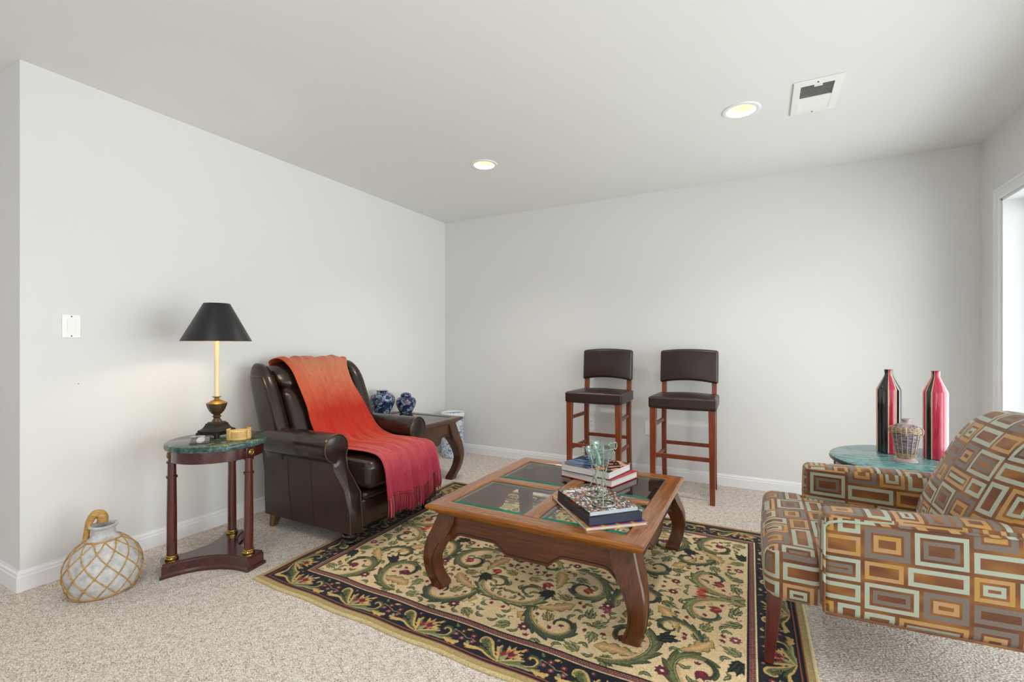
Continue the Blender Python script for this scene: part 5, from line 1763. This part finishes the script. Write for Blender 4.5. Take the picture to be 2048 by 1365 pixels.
# ------------------------------------------------------------------ patterned armchair (faces -x)
def box_uv(o, off=(0, 0), rot=0):
    """UVs in metres from the dominant face direction"""
    me = o.data
    l = me.uv_layers.new(name='UVMap')
    for p in me.polygons:
        nx_, ny_, nz_ = (abs(v) for v in p.normal)
        for li in p.loop_indices:
            c = me.vertices[me.loops[li].vertex_index].co
            if nz_ >= nx_ and nz_ >= ny_: u, v = c.y, c.x * -1 + .42
            elif nx_ >= ny_: u, v = c.y, c.z
            else: u, v = c.x, c.z
            if rot: u, v = u * math.cos(rot) - v * math.sin(rot), u * math.sin(rot) + v * math.cos(rot)
            l.data[li].uv = (u + off[0], v + off[1])
AC = (.40, 2.25, 0)
def armchair():
    r = thing('armchair', 'brown armchair upholstered in nested rectangle fabric at right edge of room', 'armchair', AC)
    X = lambda x: x - .40
    # seat: a front roll as wide as the chair, then the deck between the arms
    bm = BM()
    rbox(bm, (X(.105), 0, .330), (.185, .765, .19), .045, 5, 12, puff=(.010, 0, .006))
    def crown(p): return p
    rbox(bm, (X(.40), 0, .335), (.62, .585, .19), .03, 4, 12, puff=(0, 0, .015))
    o = finish(bm, 'seat', M_fab, r, ang=60); box_uv(o, (.06, .02))
    for sg in (-1, 1):
        def A(p):
            # arms splay a little towards the front
            x = p.x; k = (x - X(.17)) / .70
            return (x, sg * (p.y - .065 * k + 0), p.z + (.022 * (p.z - .25) / .3 - .006) * k)
        bm = BM()
        rbox(bm, (X(.53), .347, .408), (.70, .125, .325), .026, 4, 12, puff=(.006, .006, .010), fn=A)
        o = finish(bm, 'arm', M_fab, r, ang=60); box_uv(o, (.11 if sg < 0 else .33, -.112))
        bm = BM()
        # welt along the outside face: up the front and back along the top
        yo = .347 + .0625
        pts = [A(Vector((X(.186), yo + .001, z))) for z in np.linspace(.255, .535, 10)]
        pts += [A(Vector((X(.186) + .014, yo + .001, .549)))]
        pts += [A(Vector((x, yo + .002, .557))) for x in np.linspace(X(.23), X(.84), 14)]
        tube(bm, pts, .0045, 8)
        o2 = finish(bm, 'welt', M_fab, o); 
        l = o2.data.uv_layers.new(name='UVMap')
        for p in o2.data.polygons:
            for li in p.loop_indices:
                c = o2.data.vertices[o2.data.loops[li].vertex_index].co
                l.data[li].uv = ((c.x + c.z) * .5, .140)
        bm = BM()
        tube(bm, [A(Vector((x, yo + .001, .250))) for x in np.linspace(X(.19), X(.86), 10)], .004, 6)
        o3 = finish(bm, 'lower_welt', M_fab, o)
        l = o3.data.uv_layers.new(name='UVMap')
        for p in o3.data.polygons:
            for li in p.loop_indices:
                c = o3.data.vertices[o3.data.loops[li].vertex_index].co
                l.data[li].uv = (c.x, .0)
    # arched back cushion
    bm = BM()
    outl = []
    H0, H1, hw = .36, .895, .335
    zc = (H0 + H1) / 2; hh = (H1 - H0) / 2
    n = 56
    def op(a, k):
        c, s_ = math.cos(a), math.sin(a)
        e = 2 / (3.7 if s_ > 0 else 5)
        return (hw * k * abs(c) ** e * math.copysign(1, c), zc + hh * k * abs(s_) ** e * math.copysign(1, s_))
    def xfr(z): return X(.548) + .40 * (z - .42) + .05 * (z - .42) ** 2
    prof = [(.02, .075), (.2, .074), (.4, .070), (.6, .061), (.75, .050), (.87, .034), (.95, .014), (.99, -.012), (1.0, -.035), (.985, -.065), (.94, -.085), (.6, -.095), (.02, -.095)]
    rows = []
    for k, d in prof:
        row = []
        for i in range(n):
            a = 2 * PI * i / n
            y, z = op(a, k)
            row.append(bm.verts.new((xfr(z) + .055 - d, y, z + d * .25)))
        rows.append(row)
    for a, b in zip(rows, rows[1:]):
        for i in range(n): face(bm, [a[i], a[(i+1) % n], b[(i+1) % n], b[i]])
    face(bm, rows[0]); face(bm, rows[-1])
    o = finish(bm, 'back_cushion', M_fab, r, ang=60); 
    me = o.data; l = me.uv_layers.new(name='UVMap')
    for p in me.polygons:
        for li in p.loop_indices:
            c = me.vertices[me.loops[li].vertex_index].co
            # unroll over the rim so that the cloth does not smear
            d = max(0, c.x - (xfr(c.z) + .03))
            ry, rz_ = c.y / hw, (c.z - zc) / hh
            q = math.hypot(ry, rz_) or 1
            l.data[li].uv = (c.y + d * ry / q + .21, c.z * 1.05 + d * rz_ / q + .12)
    # hidden rear frame that carries the cushion
    bm = BM()
    def bl(p): return (p.x + .34 * max(0, p.z - .25), p.y, p.z)
    rbox(bm, (X(.795), 0, .52), (.08, .60, .56), .03, 4, 8, fn=bl)
    o = finish(bm, 'outer_back', M_fab, r, ang=60); box_uv(o)
    # legs
    for sg in (-1, 1):
        z1 = .262
        bm = BM()
        xb, yb_ = X(.012), sg * .362
        hexa(bm, [(xb, yb_ - sg*.014 - .0, RUGZ), (xb + .030, yb_ - sg*.014, RUGZ), (xb + .030, yb_ + sg*.014, RUGZ), (xb, yb_ + sg*.014, RUGZ)],
                 [(X(.024), sg*.322, z1), (X(.072), sg*.322, z1), (X(.072), sg*.368, z1), (X(.024), sg*.368, z1)])
        finish(bm, 'front_leg', M_chleg, r, bevel=.003)
        bm = BM(); xb = X(.80)
        hexa(bm, [(xb - .015, sg*.275, 0), (xb + .018, sg*.275, 0), (xb + .018, sg*.308, 0), (xb - .015, sg*.308, 0)],
                 [(X(.70), sg*.265, z1 + .01), (X(.76), sg*.265, z1 + .01), (X(.76), sg*.318, z1 + .01), (X(.70), sg*.318, z1 + .01)])
        finish(bm, 'rear_leg', M_chleg, r, bevel=.003)
armchair()

# ------------------------------------------------------------------ marble table behind the armchair, bottles, wicker urn
MZ = .535
r = thing('marble_table', 'round blue-green marble table behind the patterned armchair by the patio door', 'side table', (.736, 3.105, 0))
R_ = .398
bm = BM(); lathe(bm, [(R_ - .010, MZ - .026), (R_ - .002, MZ - .022), (R_, MZ - .014), (R_ - .003, MZ - .004), (R_ - .010, MZ)], 96, miz=[1, 1, 1, 0])
finish(bm, 'marble_top', [M_marb2, plain('dark_marble_edge', '#33403E', .25)], r)
bm = BM(); lathe(bm, [(R_ - .03, MZ - .095), (R_ - .03, MZ - .026), (R_ - .05, MZ - .026), (R_ - .05, MZ - .095), (R_ - .03, MZ - .095)], 72, capb=False, capt=False)
finish(bm, 'apron', plain('charcoal_apron', '#3A3D3E', .3, coat=.3), r)
for k in range(4):
    a = PI / 4 + PI / 2 * k + .6
    bm = BM(); x, y = (R_ - .04) * math.cos(a), (R_ - .04) * math.sin(a)
    hexa(bm, [(x*.98 - .012, y*.98 - .012, 0), (x*.98 + .012, y*.98 - .012, 0), (x*.98 + .012, y*.98 + .012, 0), (x*.98 - .012, y*.98 + .012, 0)],
             [(x - .02, y - .02, MZ - .03), (x + .02, y - .02, MZ - .03), (x + .02, y + .02, MZ - .03), (x - .02, y + .02, MZ - .03)])
    finish(bm, 'leg', M_black, r, bevel=.002)

M_lb = plain('black_lacquer_stripe', '#14141A', .1, coat=.8)
M_lr = NT('crimson_lacquer'); _v = M_lr.coord('Object', scale=(8, 8, 1.5))
M_lr.col(M_lr.ramp(M_lr.noise(_v, 12, 4, .6), [(.35, '#A81C3C'), (.6, '#C42A4C'), (.75, '#D4466A')])); M_lr.set(Roughness=.1); M_lr.b.inputs['Coat Weight'].default_value = .8; M_lr = M_lr.m
M_lg = plain('green_lacquer', '#1F4A3C', .1, coat=.8); M_lc = plain('cream_lacquer_line', '#D9BE8E', .15, coat=.6)
M_ll = plain('lilac_lacquer', '#8A7F9C', .1, coat=.8)
M_inside = plain('dark_inside', '#1A1718', .5)
def bottle(x, y, H, R, stripes, label, name='striped_bottle'):
    """lacquered bottle: stripes run from foot to lip; stripes = [(fraction of turn, material index)]"""
    r = thing('striped_bottle', label, 'bottle', (x, y, MZ), 0, 'striped lacquer bottles on the marble table')
    k = H / .46
    prof = [(R - .003, 0), (R, .004), (R, .12 * k), (R, .25 * k), (R, .348 * k), (R * .97, .354 * k), (R * .80, .376 * k), (R * .58, .400 * k), (R * .42, .420 * k), (R * .345, .432 * k), (R * .335, .443 * k), (R * .36, .455 * k), (R * .385, .460 * k)]
    mats = [M_lb, M_lr, M_lg, M_lc, M_ll]
    # body in columns so that each stripe gets whole columns of faces
    cols = []
    for w, m in stripes:
        nseg = max(1, round(w * 90))
        cols += [(w / nseg, m)] * nseg
    tot = sum(w for w, _ in cols)
    ang = [0]
    for w, _ in cols: ang.append(ang[-1] + 2 * PI * w / tot)
    bm = BM(); n = len(cols)
    rows = [[bm.verts.new((rr * math.cos(a), rr * math.sin(a), z)) for a in ang[:-1]] for rr, z in prof]
    for a, b in zip(rows, rows[1:]):
        for i in range(n): face(bm, [a[i], a[(i+1) % n], b[(i+1) % n], b[i]], cols[i][1])
    face(bm, rows[0], 0)
    finish(bm, 'body', mats, r, ang=25)
    bm = BM(); lathe(bm, [(R * .385, .460 * k), (R * .35, .4605 * k), (R * .30, .445 * k), (R * .28, .43 * k)], 40, capb=False)
    finish(bm, 'mouth', M_inside, r)
    return r
# stripe angles measured from the direction of the viewer
def stripes_from(view, lst):
    return lst
b1 = bottle(.630, 3.274, .458, .0555, [(.075, 1), (.012, 3), (.09, 0), (.05, 2), (.012, 3), (.10, 4), (.10, 1), (.012, 3), (.12, 0), (.012, 3), (.09, 4), (.025, 1), (.012, 3), (.135, 0), (.012, 3)],
       'tall striped lacquer bottle with broad black stripe, left one on the marble table')
b2 = bottle(.813, 3.204, .458, .0535, [(.19, 1), (.012, 3), (.10, 2), (.012, 3), (.05, 4), (.09, 0), (.012, 3), (.12, 1), (.012, 3), (.10, 2), (.012, 3), (.10, 1), (.012, 3), (.06, 0), (.012, 3)],
       'tall striped lacquer bottle with broad crimson stripe, right one on the marble table')
# turn the wanted stripe towards the camera
b1.rotation_euler.z = math.atan2(-3.274, -.630) + math.radians(2)
b2.rotation_euler.z = math.atan2(-3.204, -.813) - math.radians(15)
def urn():
    x, y = .660, 3.064
    r = thing('wicker_urn', 'small whitewashed urn with cane ribs, in front of the striped bottles', 'urn', (x, y, MZ))
    t = NT('purple_washed_clay'); v = t.coord('Object', scale=(1, 1, 9))
    a = t.noise(v, 26, 4, .7)
    t.col(t.ramp(a, [(.40, '#3E3440'), (.52, '#857682'), (.66, '#B8ABB0')])); t.set(Roughness=.8); t.bump(a, .6, .004)
    M_pk = plain('pinkish_clay', '#A8938F', .7)
    M_cane = plain('cane', '#BFA272', .6)
    prof = [(.001, 0), (.045, 0), (.047, .004), (.045, .010), (.038, .014), (.036, .020), (.040, .04), (.046, .08), (.053, .12), (.0570, .150), (.055, .170), (.044, .184), (.026, .191), (.017, .197), (.0155, .203), (.020, .212), (.0205, .216), (.018, .217), (.013, .208), (.012, .19)]
    bm = BM(); lathe(bm, catmull(prof, 3), 44, capb=False, capt=False, ); o = finish(bm, 'body', [t.m, M_pk], r, ang=60)
    for p in o.data.polygons:
        if p.center.z < .019 or p.center.z > .188: p.material_index = 1
    zz = [p[1] for p in prof[5:13]]; rr = [p[0] for p in prof[5:13]]
    R = lambda z: float(np.interp(z, zz, rr)) + .0018
    N = 15
    for k in range(N):
        a = 2 * PI * k / N
        bm = BM(); tube(bm, [(R(z) * math.cos(a), R(z) * math.sin(a), z) for z in np.linspace(.024, .186, 12)], .0016, 5)
        finish(bm, 'cane_rib', M_cane, r)
    for zs in ((.026, .033, .040), (.150, .158, .166, .173)):
        for z in zs:
            bm = BM(); tube(bm, [((R(z) + .0015 * math.sin(t * N)) * math.cos(t), (R(z) + .0015 * math.sin(t * N)) * math.sin(t), z + .002 * math.sin(t * N / 2 + z * 900)) for t in np.linspace(0, 2*PI, 109)[:-1]], .0017, 5, True)
            finish(bm, 'cane_band', M_cane, r)
    vd = math.atan2(-y, -x)
    for sg in (-1, 1, 0):
        a = vd + sg * PI / 2
        bm = BM(); tube(bm, [((R(.150) + q) * math.cos(a), (R(.150) + q) * math.sin(a), z) for q, z in catmull([(0, .138), (.008, .148), (.006, .168), (-.012, .178)], 5)], .004, 8)
        finish(bm, 'lug_handle', M_pk, r)
urn()

# ------------------------------------------------------------------ light
w = bpy.data.worlds.new('World'); sc.world = w; w.use_nodes = True
bg = w.node_tree.nodes['Background']; bg.inputs['Color'].default_value = (.92, .96, 1, 1); bg.inputs['Strength'].default_value = 1.1
def area(name, loc, rot, sx, sy, e, c=(1, 1, 1)):
    L = bpy.data.lights.new(name, 'AREA'); L.shape = 'RECTANGLE'; L.size = sx; L.size_y = sy; L.energy = e; L.color = c
    o = bpy.data.objects.new(name, L); C.objects.link(o); o.location = loc; o.rotation_euler = rot
    return o
# daylight through the patio door and the window behind the camera, plus added fills
da = area('door_daylight', (RX + 1.0, 2.15, 1.05), (0, PI/2 + .14, 0), 2.1, 3.5, 88, (.92, .965, 1)); da.data.spread = math.radians(140)
area('added_side_fill', (RX + .45, -1.1, 1.3), (0, PI/2 + .25, 0), 1.8, 2.2, 24, (.91, .96, 1))  # unseen side window, added to brighten the left wall
area('window_daylight', (0, FY - .35, 1.25), (PI/2 + .30, 0, -.25), 1.9, 1.8, 8, (.94, .975, 1))
area('added_far_fill', (FX - .4, -1.0, 1.3), (0, -PI/2 - .2, 0), 1.7, 2.5, 7, (.96, .98, 1))  # unseen far window, added as fill for the right wall
S_ = bpy.data.lights.new('bounce_sun', 'SUN'); S_.energy = 7; S_.angle = math.radians(2); S_.color = (1, .98, .95)  # unseen, added to bounce off the floor and brighten the ceiling
so = bpy.data.objects.new('bounce_sun', S_); C.objects.link(so); so.rotation_euler = (math.radians(33), 0, 0); so.location = (0, -6, 5)
def spot(x, y, e):
    L = bpy.data.lights.new('downlight', 'SPOT'); L.energy = e; L.spot_size = math.radians(125); L.spot_blend = .8; L.color = (1, .965, .91); L.shadow_soft_size = .05
    o = bpy.data.objects.new('downlight', L); C.objects.link(o); o.location = (x, y, CZ + (.03 if y > 1 else -.01)); return o
spot(-1.772, 2.918, 38); spot(-.093, 2.912, 38)
# unseen fill spots added behind the camera, without fixtures
spot(-1.772, .55, 24); spot(-.093, .55, 24)

# ------------------------------------------------------------------ camera
cam = bpy.data.cameras.new('Camera'); cam.sensor_width = 36; cam.lens = 938 / 2048 * 36
cam.shift_y = 7.5 / 2048; cam.clip_start = .05
co_ = bpy.data.objects.new('Camera', cam); C.objects.link(co_)
co_.location = (0, 0, 1.131); co_.rotation_euler = (PI / 2, 0, math.atan2(496, 938))
sc.camera = co_
sc.view_settings.view_transform = 'Standard'; sc.view_settings.look = 'None'
sc.view_settings.gamma = 1; sc.view_settings.use_curve_mapping = False
sc.view_settings.exposure = 0.18
sc.cycles.max_bounces = 9; sc.cycles.diffuse_bounces = 5; sc.cycles.transparent_max_bounces = 16
sc.cycles.sample_clamp_indirect = 6
